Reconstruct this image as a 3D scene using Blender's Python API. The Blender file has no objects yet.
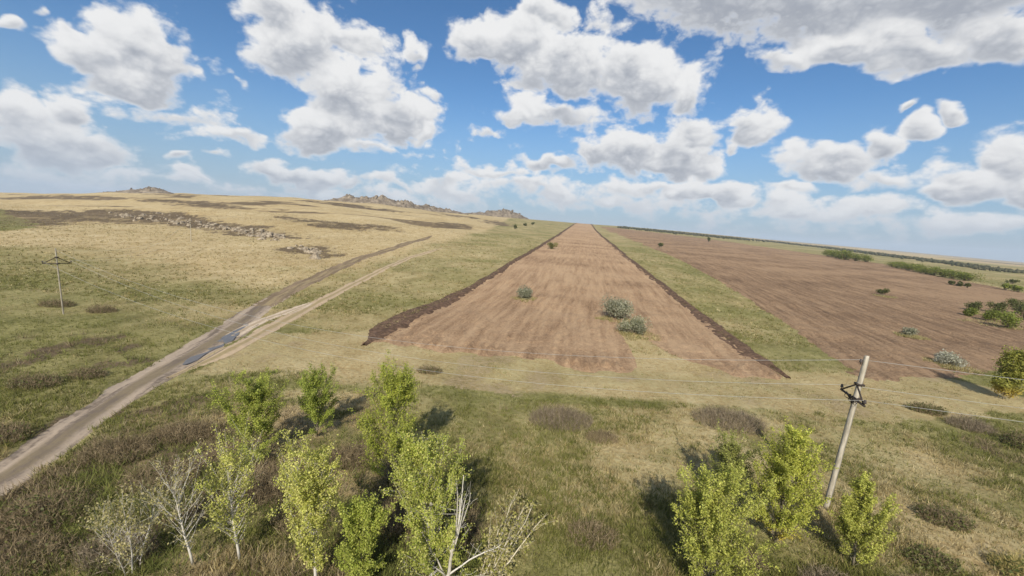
import bpy, bmesh, math, random
import numpy as np
from mathutils import Matrix, Vector, Euler

# ---------------------------------------------------------------- camera, sky, sun, exposure
scene = bpy.context.scene
scene.render.engine = 'CYCLES'
scene.cycles.use_denoising = True
scene.cycles.max_bounces = 6
scene.cycles.diffuse_bounces = 3
scene.cycles.transparent_max_bounces = 8
scene.cycles.volume_bounces = 0
scene.view_settings.view_transform = 'Standard'
scene.view_settings.look = 'None'
scene.view_settings.gamma = 1.0
scene.view_settings.use_curve_mapping = False
scene.view_settings.exposure = 0.5

cam = bpy.data.cameras.new('camera')
cam.sensor_width = 36.0
cam.lens = 36.0 * 400 / 1024
cam.clip_start = 0.2
cam.clip_end = 30000
cam_ob = bpy.data.objects.new('camera', cam)
scene.collection.objects.link(cam_ob)
cam_ob.matrix_world = (Matrix.Translation((0, 0, 15.0)) @ Matrix.Rotation(math.radians(90 - 8.63), 4, 'X')
                       @ Matrix.Rotation(math.radians(4.0), 4, 'Z'))
scene.camera = cam_ob

SUN_EL = math.radians(36)
SUN_AZ = math.radians(187)          # clockwise from straight ahead: behind the camera, a little to its left
sun_dir = Vector((math.sin(SUN_AZ) * math.cos(SUN_EL), math.cos(SUN_AZ) * math.cos(SUN_EL), math.sin(SUN_EL)))
sun = bpy.data.lights.new('sun', 'SUN')
sun.energy = 4.2
sun.angle = math.radians(0.53)
sun.color = (1.0, 0.94, 0.84)
sun_ob = bpy.data.objects.new('sun', sun)
scene.collection.objects.link(sun_ob)
sun_ob.rotation_euler = sun_dir.to_track_quat('Z', 'Y').to_euler()
sun_ob.location = (0, 0, 200)

# cumulus clouds of that day: bearing and height (slopes x/y and z/y of the direction), half width, half height, weight
CLOUDS = [(-0.925, 0.365, 0.132, 0.1, 1), (-1.022, 0.324, 0.118, 0.075, 1), (-0.851, 0.318, 0.104, 0.075, 1), (-0.936, 0.281, 0.167, 0.058, 1), (-0.857, 0.223, 0.192, 0.03, 0.45), (-1.058, 0.37, 0.031, 0.028, 0.5), (-0.703, 0.31, 0.033, 0.018, 0.35), (-1.166, 0.129, 0.186, 0.084, 1), (-1.034, 0.11, 0.132, 0.057, 1), (-1.233, 0.18, 0.131, 0.06, 1), (-1.106, 0.198, 0.087, 0.05, 1), (-1.191, 0.376, 0.038, 0.022, 0.6), (-1.12, 0.404, 0.021, 0.019, 0.4), (-0.532, 0.391, 0.154, 0.112, 1), (-0.414, 0.289, 0.156, 0.111, 1), (-0.323, 0.236, 0.134, 0.068, 1), (-0.589, 0.451, 0.097, 0.063, 1), (-0.462, 0.2, 0.144, 0.06, 1), (-0.353, 0.161, 0.15, 0.019, 0.4), (-0.427, 0.406, 0.093, 0.039, 0.8), (-0.233, 0.192, 0.058, 0.023, 0.5), (-0.275, 0.386, 0.035, 0.032, 0.6), (-0.707, 0.183, 0.135, 0.023, 0.5), (-0.808, 0.107, 0.029, 0.019, 0.6), (-0.739, 0.123, 0.039, 0.019, 0.5), (-0.786, 0.061, 0.054, 0.012, 0.5), (-0.201, 0.285, 0.038, 0.022, 0.3), (-0.523, 0.088, 0.152, 0.04, 0.9), (-0.603, 0.102, 0.068, 0.035, 0.9), (-0.425, 0.076, 0.083, 0.024, 0.6), (-0.056, 0.421, 0.129, 0.073, 1), (0.098, 0.388, 0.162, 0.086, 1), (0.263, 0.368, 0.139, 0.087, 1), (0.021, 0.482, 0.087, 0.05, 1), (0.158, 0.486, 0.055, 0.033, 0.4), (-0.113, 0.411, 0.079, 0.056, 1), (0.073, 0.276, 0.146, 0.049, 0.8), (0.282, 0.208, 0.162, 0.064, 1), (0.382, 0.323, 0.065, 0.093, 0.9), (0.188, 0.192, 0.081, 0.046, 1), (-0.094, 0.208, 0.067, 0.016, 0.5), (0.381, 0.187, 0.105, 0.051, 1), (-0.009, 0.252, 0.095, 0.023, 0.5), (0.424, 0.627, 0.278, 0.196, 1.25), (0.739, 0.447, 0.164, 0.047, 1), (0.884, 0.474, 0.181, 0.055, 1), (1.07, 0.511, 0.157, 0.071, 1), (0.645, 0.64, 0.387, 0.211, 1.25), (0.899, 0.656, 0.363, 0.206, 1.25), (0.581, 0.424, 0.092, 0.034, 0.5), (0.54, 0.28, 0.085, 0.049, 0.9), (0.399, 0.234, 0.081, 0.05, 0.9), (0.506, 0.237, 0.028, 0.027, 0.5), (0.736, 0.218, 0.132, 0.048, 1), (0.843, 0.257, 0.07, 0.05, 1), (0.931, 0.29, 0.061, 0.033, 0.9), (1.003, 0.326, 0.051, 0.024, 0.8), (0.89, 0.339, 0.032, 0.018, 0.7), (1.079, 0.188, 0.118, 0.064, 1), (1.162, 0.258, 0.103, 0.072, 1), (1.026, 0.156, 0.09, 0.033, 1), (1.222, 0.193, 0.118, 0.069, 1), (0.051, 0.099, 0.267, 0.028, 0.55), (-0.168, 0.079, 0.161, 0.024, 0.45), (0.293, 0.115, 0.242, 0.028, 0.6), (0.499, 0.12, 0.135, 0.04, 0.9), (0.684, 0.109, 0.154, 0.04, 0.7), (0.879, 0.108, 0.18, 0.038, 0.6), (1.128, 0.086, 0.192, 0.036, 0.5), (0.07, 0.166, 0.086, 0.028, 0.8), (-0.049, 0.13, 0.121, 0.023, 0.5), (0.416, 0.107, 0.082, 0.026, 0.9), (0.863, 0.182, 0.105, 0.035, 0.5), (-0.339, 0.079, 0.122, 0.019, 0.4), (-0.978, 0.048, 0.198, 0.019, 0.3), (0.676, 0.151, 0.081, 0.016, 0.45), (0.199, 0.085, 0.559, 0.038, 0.42), (0.835, 0.085, 0.555, 0.043, 0.36), (-0.584, 0.046, 0.591, 0.026, 0.32), (-1.126, 0.042, 0.297, 0.029, 0.4)]

class NT:
    """short-hand for building node trees"""
    def __init__(s, tree):
        s.t = tree
    def n(s, kind, ins=None, **kw):
        nd = s.t.nodes.new(kind)
        for k, v in kw.items():
            setattr(nd, k, v)
        for k, v in (ins or {}).items():
            if isinstance(v, bpy.types.NodeSocket):
                s.t.links.new(v, nd.inputs[k])
            else:
                nd.inputs[k].default_value = v
        return nd
    def m(s, op, a, b=0.0, c=0.0, clamp=False):
        return s.n('ShaderNodeMath', {0: a, 1: b, 2: c}, operation=op, use_clamp=clamp).outputs[0]
    def v(s, op, a, b=(0, 0, 0), c=(0, 0, 0)):
        nd = s.n('ShaderNodeVectorMath', operation=op)
        for i, q in enumerate((a, b, c)):
            if isinstance(q, bpy.types.NodeSocket):
                s.t.links.new(q, nd.inputs[i])
            else:
                nd.inputs[i].default_value = q
        return nd.outputs['Value'] if op in ('LENGTH', 'DOT_PRODUCT', 'DISTANCE') else nd.outputs[0]
    def step(s, x, a, b, lo=0.0, hi=1.0):
        return s.n('ShaderNodeMapRange', {0: x, 1: a, 2: b, 3: lo, 4: hi}, interpolation_type='SMOOTHSTEP').outputs[0]
    def mix(s, f, a, b, mode='MIX'):
        nd = s.n('ShaderNodeMix', data_type='RGBA', blend_type=mode)
        for i, q in ((0, f), (6, a), (7, b)):
            if isinstance(q, bpy.types.NodeSocket):
                s.t.links.new(q, nd.inputs[i])
            else:
                nd.inputs[i].default_value = q if i == 0 else (*q, 1.0)[:4]
        return nd.outputs[2]
    def noise(s, vec, scale, detail=4, rough=.55, **kw):
        return s.n('ShaderNodeTexNoise', {'Vector': vec, 'Scale': scale, 'Detail': detail, 'Roughness': rough}, **kw).outputs[0]
    def ramp(s, f, stops):
        nd = s.n('ShaderNodeValToRGB', {0: f})
        e = nd.color_ramp.elements
        while len(e) < len(stops):
            e.new(.5)
        for el, (p, c) in zip(e, stops):
            el.position = p; el.color = (*c, 1)
        return nd.outputs[0]

def build_world():
    # group: cloud cover in a direction
    g = bpy.data.node_groups.new('cloud_cover', 'ShaderNodeTree')
    g.interface.new_socket('Angles', in_out='INPUT', socket_type='NodeSocketVector')
    g.interface.new_socket('Cover', in_out='OUTPUT', socket_type='NodeSocketFloat')
    G = NT(g)
    gi = G.n('NodeGroupInput'); go = G.n('NodeGroupOutput')
    g.interface.new_socket('Level', in_out='OUTPUT', socket_type='NodeSocketFloat')     # how high in its cloud, -1 base .. 1 top
    acc, sw, sh = None, 0.001, 0.0
    for az, el, a, b, w in CLOUDS:
        q = G.v('MULTIPLY_ADD', gi.outputs[0], (1 / a, 1 / b, 0), (-az / a, -el / b, 0))
        val = G.m('MULTIPLY_ADD', G.v('LENGTH', q), -w, w)
        acc = val if acc is None else G.m('MAXIMUM', acc, val)
        k = G.m('MAXIMUM', G.m('ADD', val, .25), 0.0); k = G.m('MULTIPLY', k, k); k = G.m('MULTIPLY', k, k)
        sw = G.m('ADD', k, sw)
        sh = G.m('MULTIPLY_ADD', k, G.v('DOT_PRODUCT', q, (0, 1, 0)), sh)
    g.links.new(acc, go.inputs[0])
    g.links.new(G.m('DIVIDE', sh, sw), go.inputs[1])
    # group: density of cloud in a direction, its creases and how high in the cloud it is
    def density_group(name):
        d = bpy.data.node_groups.new(name, 'ShaderNodeTree')
        d.interface.new_socket('Direction', in_out='INPUT', socket_type='NodeSocketVector')
        d.interface.new_socket('Density', in_out='OUTPUT', socket_type='NodeSocketFloat')
        D = NT(d)
        di = D.n('NodeGroupInput'); do = D.n('NodeGroupOutput')
        dr = D.v('NORMALIZE', di.outputs[0])
        st = D.v('MULTIPLY', dr, (1, 1, 1.5))
        warp = D.n('ShaderNodeTexNoise', {'Vector': st, 'Scale': 9.0, 'Detail': 2.0, 'Roughness': .6}).outputs[1]
        warp = D.v('MULTIPLY', D.v('SUBTRACT', warp, (.5, .5, .5)), (.17, .13, .09))
        sep = D.n('ShaderNodeSeparateXYZ', {0: dr})
        az = D.m('ARCTAN2', sep.outputs[0], sep.outputs[1])
        el = D.m('ARCSINE', sep.outputs[2])
        ahead = D.m('MAXIMUM', sep.outputs[1], .1)
        ang = D.n('ShaderNodeCombineXYZ', {0: D.m('DIVIDE', sep.outputs[0], ahead), 1: D.m('DIVIDE', sep.outputs[2], ahead), 2: 0.0}).outputs[0]
        cov = D.n('ShaderNodeGroup'); cov.node_tree = g
        d.links.new(D.v('ADD', ang, warp), cov.inputs[0])
        # beyond the field of view the same kind of broken cumulus goes on
        big = D.m('MULTIPLY_ADD', D.noise(D.v('MULTIPLY', dr, (1, 1, 2.2)), 3.1, 1, .5), 5.0, -2.6)
        out = D.m('MAXIMUM', D.step(D.m('ABSOLUTE', az), .93, 1.05), D.step(el, .52, .66))
        base = D.m('ADD', D.m('MULTIPLY', cov.outputs[0], D.m('SUBTRACT', 1.0, out)), D.m('MULTIPLY', big, out))
        base = D.m('MAXIMUM', base, -1.0)
        lev = D.m('MULTIPLY', cov.outputs[1], D.m('SUBTRACT', 1.0, out))
        n1 = D.noise(st, 15.0, 7, .6)
        dens = D.m('ADD', D.m('ADD', base, .0), D.m('MULTIPLY', D.m('SUBTRACT', n1, .5), 1.35))
        vor = D.n('ShaderNodeTexVoronoi', {'Vector': D.v('ADD', st, D.v('MULTIPLY', warp, (.5, .5, .5))), 'Scale': 30.0, 'Detail': 2.0, 'Roughness': .6},
                  feature='F1', normalize=True).outputs[0]
        dens = D.m('ADD', dens, D.m('MULTIPLY', D.m('SUBTRACT', .3, vor), .75))
        d.interface.new_socket('Crease', in_out='OUTPUT', socket_type='NodeSocketFloat')
        d.interface.new_socket('Level', in_out='OUTPUT', socket_type='NodeSocketFloat')
        d.links.new(D.m('ADD', vor, D.m('MULTIPLY', D.m('SUBTRACT', .5, n1), 1.2)), do.inputs[1])
        d.links.new(lev, do.inputs[2])
        d.links.new(dens, do.inputs[0])
        return d
    dg = density_group('cloud_density')

    w = bpy.data.worlds.new('World'); scene.world = w; w.use_nodes = True
    t = w.node_tree; t.nodes.clear(); W = NT(t)
    dirv = W.n('ShaderNodeTexCoord').outputs['Generated']
    sky = W.n('ShaderNodeTexSky')
    sky.sky_type = 'NISHITA'; sky.sun_disc = False; sky.sun_elevation = SUN_EL; sky.sun_rotation = SUN_AZ
    sky.altitude = 300; sky.air_density = 1.0; sky.dust_density = 0.1; sky.ozone_density = 3.5
    blue = W.n('ShaderNodeHueSaturation', {'Saturation': 1.2, 'Value': .82, 'Color': sky.outputs[0]}).outputs[0]
    nd = W.n('ShaderNodeGroup')
    nd.node_tree = dg
    t.links.new(dirv, nd.inputs[0])
    d0, crease, level = nd.outputs[:3]
    sep = W.n('ShaderNodeSeparateXYZ', {0: dirv})
    alpha = W.step(d0, -.04, .34)
    alpha = W.m('MULTIPLY', alpha, W.step(sep.outputs[2], -.02, .06, .5, 1.0))
    # tops catch the sun, bases and creases lie in the cloud's own shade
    over = W.m('ADD', W.m('MULTIPLY', level, -.8), W.m('MULTIPLY', W.m('SUBTRACT', crease, .30), 1.3))
    over = W.m('ADD', over, W.m('MULTIPLY', W.m('SUBTRACT', d0, .5), .35))
    shade = W.m('MULTIPLY', W.step(over, -.45, .66), W.step(d0, .0, .45))
    lit = W.ramp(shade, [(0, (6.2, 6.2, 6.2)), (.35, (5.2, 5.25, 5.35)), (.7, (3.8, 3.95, 4.25)), (1, (2.6, 2.8, 3.2))])
    # clouds far off near the horizon are seen through more air
    lit = W.mix(W.step(sep.outputs[2], .13, .0, 0, .35), lit, (2.9, 3.7, 4.6))
    blue = W.mix(W.step(sep.outputs[2], .30, .0, 0, .8), blue, (1.75, 2.7, 3.85))
    col = W.mix(alpha, blue, lit)
    bg = W.n('ShaderNodeBackground', {0: col, 1: .1})
    t.links.new(bg.outputs[0], W.n('ShaderNodeOutputWorld').inputs[0])
    w.cycles.sampling_method = 'MANUAL'; w.cycles.sample_map_resolution = 512
build_world()

# ---------------------------------------------------------------- terrain
EYE = 15.0
_DEPTH = np.array([1, 40, 48, 80, 135, 200, 351, 500, 714, 1000, 1300, 2000, 3500, 8000, 16000.])
_BEAR = np.array([-2.6, -1.28, -.905, -.63, -.405, -.205, .02, .195, .35, .5, .72, 1.0, 1.28, 2.6])
# rise seen from the eye, in 1/400 of the distance (negative: below eye level)
_RISE = np.array([
 [-75, -42, -28, -15, -9.5, -6, -4.2, -3.6, -3, -2.4, -1.0, -.5],
 [-75, -42, -27, -12, -6, -4, -3, -2.6, -2.6, -2.2, -1.0, -.5],
 [-75, -40, -24, -5, 4, 8.5, 8, 3, 0, -1.5, -.8, -.4],
 [-75, -39, -22, -1, 8, 13, 13, 8, 1, -1.5, -.8, -.4],
 [-74, -38, -20, -2, 8, 13, 14, 10, 2, -1.5, -.8, -.4],
 [-73, -37, -20, -6, 3, 8, 11, 9, 2, -1, -.8, -.4],
 [-72.6, -35.5, -20.5, -8, -1.5, 3.5, 8, 9.5, 5, 1, 0, 0],
 [-72.6, -35.5, -21, -8.5, -3, 2, 6, 8.2, 9, 7, 5, 2],
 [-72.8, -36.5, -22, -9.5, -4, .5, 4, 6, 8, 7.6, 5.6, 2],
 [-73, -38, -23.5, -10.5, -5, -1.2, 2, 4, 6, 6.6, 5, 2],
 [-74, -41, -26, -13, -7.4, -3.6, -1, .6, 2.2, 4.2, 4.6, 2],
 [-75, -43, -28, -15, -9.6, -6, -3.6, -2.2, -.6, 1.4, 2.6, 1],
 [-75, -44, -29, -16, -11, -7.5, -5, -4, -2.6, -1.0, .4, 0],
 [-75, -44, -29, -16, -11.5, -8, -5.6, -4.4, -2.8, -1.6, -.8, -.4]])
_Z = np.zeros((len(_BEAR), len(_DEPTH)))
_Z[:, 3:] = EYE + _RISE * _DEPTH[3:] / 400.0
_LG = np.linspace(0, np.log(16000.), 520)
_TG = np.linspace(-2.6, 2.6, 261)
_ZF = np.array([np.interp(_LG, np.log(_DEPTH), r) for r in _Z])
_ZF = np.array([np.interp(_TG, _BEAR, _ZF[:, i]) for i in range(len(_LG))])      # [depth, bearing]
def _blur(a, n, ax):
    k = np.hanning(n + 2)[1:-1]; k /= k.sum(); p = n // 2
    pad = [(0, 0), (0, 0)]; pad[ax] = (p, p)
    return np.apply_along_axis(lambda v: np.convolve(v, k, 'valid'), ax, np.pad(a, pad, mode='edge'))
_ZF = _blur(_blur(_ZF, 25, 0), 21, 1)

def _hash(ix, iy, s):
    h = (ix.astype(np.int64) * 374761393 + iy.astype(np.int64) * 668265263 + s * 974711) & 0x7fffffff
    h = ((h ^ (h >> 13)) * 1274126177) & 0x7fffffff
    return ((h ^ (h >> 16)) & 0xffff) / 65535.0
def vnoise(x, y, s=0):
    x = np.asarray(x, float); y = np.asarray(y, float)
    ix = np.floor(x); iy = np.floor(y); fx = x - ix; fy = y - iy
    fx = fx * fx * fx * (fx * (fx * 6 - 15) + 10); fy = fy * fy * fy * (fy * (fy * 6 - 15) + 10)
    a = _hash(ix, iy, s); b = _hash(ix + 1, iy, s); c = _hash(ix, iy + 1, s); d = _hash(ix + 1, iy + 1, s)
    return (a + (b - a) * fx) * (1 - fy) + (c + (d - c) * fx) * fy
def fbm(x, y, s=0, o=4):
    v = 0; a = .5; t = 0
    for i in range(o):
        v = v + a * vnoise(np.asarray(x) * 2 ** i + 17.3 * i, np.asarray(y) * 2 ** i - 9.1 * i, s + i); t += a; a *= .55
    return v / t
def sstep(a, b, x):
    t = np.clip((x - a) / (b - a), 0, 1); return t * t * (3 - 2 * t)

def height(x, y):
    """Height of the land at x (right), y (ahead), in metres."""
    x = np.asarray(x, float); y = np.asarray(y, float)
    yy = np.maximum(y, 1.0); t = np.clip(x / yy, -2.6, 2.6)
    u = np.clip(np.log(np.clip(yy, 1, 15999)) / _LG[-1] * (len(_LG) - 1), 0, len(_LG) - 1.001)
    v = (t + 2.6) / 5.2 * (len(_TG) - 1.001)
    i = u.astype(int); j = v.astype(int); fu = u - i; fv = v - j
    z = (_ZF[i, j] * (1 - fu) + _ZF[i + 1, j] * fu) * (1 - fv) + (_ZF[i, j + 1] * (1 - fu) + _ZF[i + 1, j + 1] * fu) * fv
    r = np.hypot(x, y)
    z = z + (fbm(x / 9, y / 9, 3, 2) - .5) * .5 * sstep(4, 14, r) * (1 - sstep(90, 200, r))
    lf = sstep(120, 400, r) * sstep(.05, -.25, x / yy)
    z = z + (fbm(x / 70, y / 70, 5, 2) - .5) * 7 * lf
    z = z + (fbm(x / 45, y / 45, 9, 2) - .5) * 1.4 * sstep(60, 160, r) * (1 - lf) * (1 - sstep(1500, 4000, r))
    return z


# ---------------------------------------------------------------- mesh and material helpers
col = scene.collection
RNG = np.random.default_rng(7)

def mesh_np(name, V, F, smooth=False, tint=None, tint_domain='POINT', attrs=None):
    """V (n,3); F (m,k) faces of one size, or a list of such arrays"""
    V = np.asarray(V, np.float32)
    Fs = F if isinstance(F, list) else [F]
    Fs = [np.asarray(f, np.int32) for f in Fs if len(f)]
    me = bpy.data.meshes.new(name)
    me.vertices.add(len(V)); me.vertices.foreach_set('co', V.ravel())
    idx = np.concatenate([f.ravel() for f in Fs]); tot = np.concatenate([np.full(len(f), f.shape[1], np.int32) for f in Fs])
    me.loops.add(len(idx)); me.loops.foreach_set('vertex_index', idx)
    me.polygons.add(len(tot)); me.polygons.foreach_set('loop_start', np.concatenate([[0], np.cumsum(tot)[:-1]]).astype(np.int32))
    me.update(calc_edges=True)
    if smooth:
        me.polygons.foreach_set('use_smooth', np.ones(len(tot), bool))
    if tint is not None:
        t = np.ones((len(tint), 4), np.float32); t[:, :3] = np.asarray(tint)[:, :3]
        me.color_attributes.new('tint', 'FLOAT_COLOR', tint_domain).data.foreach_set('color', t.ravel())
    for k, a in (attrs or {}).items():
        me.attributes.new(k, 'FLOAT_VECTOR', 'POINT').data.foreach_set('vector', np.asarray(a, np.float32).ravel())
    return me

def obj(name, me, mat=None, parent=None, label=None, cat=None, group=None, kind=None, loc=None):
    o = bpy.data.objects.new(name, me); col.objects.link(o)
    if me is not None and mat is not None and not me.materials:
        me.materials.append(mat)
    if loc is not None: o.location = loc
    if parent is not None: o.parent = parent
    for k, v in (('label', label), ('category', cat), ('group', group), ('kind', kind)):
        if v: o[k] = v
    return o

def grid_faces(nr, nc):
    i = np.arange(nr - 1)[:, None] * nc + np.arange(nc - 1)[None]
    i = i.ravel()
    return np.stack([i, i + 1, i + nc + 1, i + nc], 1)

class Geo:
    """collects tubes, boxes and prisms for one mesh"""
    def __init__(s):
        s.V = []; s.F = {}; s.n = 0; s.T = []
    def add(s, V, F, tint=None):
        V = np.asarray(V, float)
        for f in F:
            s.F.setdefault(len(f), []).append([i + s.n for i in f])
        s.V.append(V); s.n += len(V)
        s.T.append(np.tile(tint if tint is not None else (1, 1, 1), (len(V), 1)))
    def tube(s, pts, rad, k=6, cap=True, tint=None, phase=0.0):
        P = np.asarray(pts, float); rad = np.broadcast_to(rad, (len(P),))
        T = np.gradient(P, axis=0); T /= np.linalg.norm(T, axis=1)[:, None] + 1e-9
        ref = np.array([0, 0, 1.]) if abs(T[:, 2]).mean() < .9 else np.array([1., 0, 0])
        A = np.cross(T, ref); A /= np.linalg.norm(A, axis=1)[:, None] + 1e-9; B = np.cross(T, A)
        a = np.arange(k) / k * 2 * math.pi + phase
        V = (P[:, None] + rad[:, None, None] * (A[:, None] * np.cos(a)[None, :, None] + B[:, None] * np.sin(a)[None, :, None])).reshape(-1, 3)
        F = [(i * k + j, i * k + (j + 1) % k, (i + 1) * k + (j + 1) % k, (i + 1) * k + j) for i in range(len(P) - 1) for j in range(k)]
        if cap:
            F += [tuple(range(k))[::-1], tuple((len(P) - 1) * k + j for j in range(k))]
        s.add(V, F, tint)
    def box(s, c, size, rot=None, tint=None):
        x, y, z = (q / 2 for q in size)
        V = np.array([[a, b, d] for d in (-z, z) for b in (-y, y) for a in (-x, x)])
        if rot is not None:
            V = V @ np.array(rot).T
        s.add(V + np.array(c), [(0, 2, 3, 1), (4, 5, 7, 6), (0, 1, 5, 4), (2, 6, 7, 3), (0, 4, 6, 2), (1, 3, 7, 5)], tint)
    def mesh(s, name, smooth=False, tint=False):
        return mesh_np(name, np.concatenate(s.V), [np.array(f) for f in s.F.values()], smooth, np.concatenate(s.T) if tint else None)

def mat_new(name, rough=.9, spec=.15):
    m = bpy.data.materials.new(name); m.use_nodes = True
    t = m.node_tree; N = NT(t)
    b = t.nodes['Principled BSDF']
    b.inputs['Roughness'].default_value = rough
    b.inputs['Specular IOR Level'].default_value = spec
    return m, N, b

def mat_plain(name, stops, scale, rough=.85, spec=.2, bump=0.0, stretch=(1, 1, 1), detail=5):
    """a colour that wanders through stops along a noise"""
    m, N, b = mat_new(name, rough, spec)
    co = N.v('MULTIPLY', N.n('ShaderNodeTexCoord').outputs['Object'], stretch)
    f = N.noise(co, scale, detail, .6)
    N.t.links.new(N.ramp(N.step(f, .25, .75), [(i / (len(stops) - 1), c) for i, c in enumerate(stops)]), b.inputs['Base Color'])
    if bump:
        bp = N.n('ShaderNodeBump', {'Height': N.noise(co, scale * 3, 4), 'Strength': bump, 'Distance': .05})
        N.t.links.new(bp.outputs[0], b.inputs['Normal'])
    return m

def mat_tint(name, rough=.8, spec=.2, translucent=0.0, vary=.35, scale=6.0):
    """the colour comes piece by piece from the mesh, with a fine noise on it; leaves let light through"""
    m, N, b = mat_new(name, rough, spec)
    c = N.n('ShaderNodeAttribute', attribute_name='tint').outputs[0]
    f = N.noise(N.n('ShaderNodeTexCoord').outputs['Object'], scale, 3)
    f = N.m('MULTIPLY_ADD', f, 2 * vary, 1 - vary)
    c = N.mix(1.0, c, N.n('ShaderNodeCombineColor', {0: f, 1: f, 2: f}).outputs[0], 'MULTIPLY')
    N.t.links.new(c, b.inputs['Base Color'])
    if translucent:
        tr = N.n('ShaderNodeBsdfTranslucent', {0: c})
        mx = N.n('ShaderNodeMixShader', {0: translucent, 1: b.outputs[0], 2: tr.outputs[0]})
        N.t.links.new(mx.outputs[0], N.t.nodes['Material Output'].inputs[0])
    return m

# ---------------------------------------------------------------- layout on the ground (metres; x right, y ahead)
STRIP_L = np.array([(-17, 45.8), (-15.9, 54.2), (-13.7, 66.8), (-9.8, 83.3), (-5.8, 101.6), (-1.2, 134.2), (13.7, 220), (50.3, 460), (102.7, 776), (185, 1260), (240, 1560)])
STRIP_R = np.array([(31.5, 42), (32, 45.1), (33.6, 56.4), (36.9, 76.5), (42.3, 114), (52.4, 181.5), (83.3, 355), (153, 787), (232, 1260), (285, 1560)])
STRIP_B = np.array([(-30, 45.5), (-17, 45.8), (-13, 46.6), (-4.4, 45.6), (6, 43.4), (13.9, 42.4), (15.0, 44), (16.2, 51), (16.9, 58.5), (19.8, 59), (21.2, 52), (23.5, 47.3), (26.5, 44.8), (29, 44.6), (34, 44.6)])
RIGHT_L = np.array([(41.5, 44), (42.2, 46.1), (50.9, 68.6), (63.7, 111), (83.8, 191), (113, 338), (157, 610), (192, 878), (215, 1030), (260, 1300)])
RIGHT_R = np.array([(120, 44), (180, 100), (240, 150), (254, 198), (276, 246), (398, 420), (414, 496), (440, 624), (452, 780), (435, 957), (350, 1030), (225, 1090)])
RIGHT_B = np.array([(38, 46), (42, 46.1), (47, 46.1), (56, 49), (66, 53), (77, 58.4), (100, 70), (130, 85)])
TRACK_MAIN = np.array([(-21.0, -14.0), (-23.0, 0.0), (-24.2, 8.0), (-25.0, 14.0), (-25.8, 17.0), (-26.6, 20.9), (-27.7, 23.2), (-29.2, 27.1), (-30.5, 31.5), (-31.8, 37.1), (-32.2, 40.1), (-33.2, 44.1), (-35.4, 51.0), (-39.0, 61.3), (-40.9, 69.4)])
TRACK_UP = np.array([(-39.0, 61.3), (-40.9, 69.4), (-43.3, 80.5), (-45.4, 98.4), (-49.6, 128.6), (-47.5, 165.9), (-50.1, 223.3), (-50.5, 243.3)])
TRACK_LOW = np.array([(-29.3, 32.9), (-29.3, 36.5), (-29.4, 42.2), (-30.7, 49.8), (-31.8, 59.1), (-33.0, 71.5), (-34.1, 85.8), (-34.8, 107.8), (-36.0, 138.4), (-32.3, 156.7), (-30.2, 173.6)])
TRACK_LINK = np.array([(-32.3, 43.4), (-33.3, 48.9), (-33.7, 54.3), (-33.4, 59.2), (-33.5, 66.0)])
def smooth_line(P, step):
    d = np.concatenate([[0], np.cumsum(np.hypot(*np.diff(P, axis=0).T))])
    s = np.arange(0, d[-1], step * .5)
    Q = np.stack([np.interp(s, d, P[:, 0]), np.interp(s, d, P[:, 1])], 1)
    n = max(3, int(14 / step)) | 1
    n = min(n, (len(Q) // 3) | 1)
    k = np.hanning(n + 2)[1:-1]; k /= k.sum()
    Q = np.stack([np.convolve(np.pad(Q[:, i], n // 2, mode='reflect', reflect_type='odd'), k, 'valid') for i in (0, 1)], 1)
    return Q[::2]
LINES = {'main': (smooth_line(TRACK_MAIN, .5), 2.1), 'up': (smooth_line(TRACK_UP, 1.0), 2.0), 'low': (smooth_line(TRACK_LOW, .8), 1.15), 'link': (smooth_line(TRACK_LINK, .5), .85)}
def line_dist(x, y, L):
    """distance to a line and how far along it the nearest point lies"""
    x = np.asarray(x); y = np.asarray(y)
    best = np.full(x.shape, 1e9)
    for (ax, ay), (bx, by) in zip(L[:-1], L[1:]):
        dx, dy = bx - ax, by - ay
        t = np.clip(((x - ax) * dx + (y - ay) * dy) / (dx * dx + dy * dy), 0, 1)
        best = np.minimum(best, np.hypot(x - ax - t * dx, y - ay - t * dy))
    return best
def jag(x, y, s=21):
    return (fbm(x / 2.2, y / 2.2, s, 3) - .5)
def in_strip(x, y):
    """metres inside the ploughed strip (negative outside)"""
    xl = np.interp(y, STRIP_L[:, 1], STRIP_L[:, 0]); xr = np.interp(y, STRIP_R[:, 1], STRIP_R[:, 0])
    yb = np.interp(x, STRIP_B[:, 0], STRIP_B[:, 1])
    m = np.minimum(np.minimum(x - xl, xr - x), np.minimum((y - yb) * .7, (1545 - y)))
    return m + jag(x, y) * 2.0 + (fbm(x / 5, y / 9, 23, 2) - .5) * 2.2
def in_right(x, y):
    xl = np.interp(y, RIGHT_L[:, 1], RIGHT_L[:, 0]); xr = np.interp(y, RIGHT_R[:, 1], RIGHT_R[:, 0])
    yb = np.interp(x, RIGHT_B[:, 0], RIGHT_B[:, 1])
    m = np.minimum(np.minimum(x - xl, xr - x), np.minimum((y - yb) * .7, (1085 - y)))
    return m + jag(x, y, 31) * 2.4 + (fbm(x / 25, y / 25, 33, 2) - .5) * sstep(150, 350, y) * 14
def track_half(kind, y, x):
    w = LINES[kind][1]
    if kind != 'main':                          # tracks peter out
        L = LINES[kind][0]; w = w * (.12 + .88 * sstep(L[0, 1], L[0, 1] + (7 if kind == 'low' else 3 if kind == 'link' else 1), y)) * (.2 + .8 * sstep(L[-1, 1] + 2, L[-1, 1] - (4 if kind == 'link' else 22), y))
    return w * (1 + .35 * (vnoise(x / 3.1, y / 3.1, 41) - .5)) * (np.interp(y, [14, 26, 45, 60], [.62, .7, 1.2, .9]) if kind == 'main' else 1.0)

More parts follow.
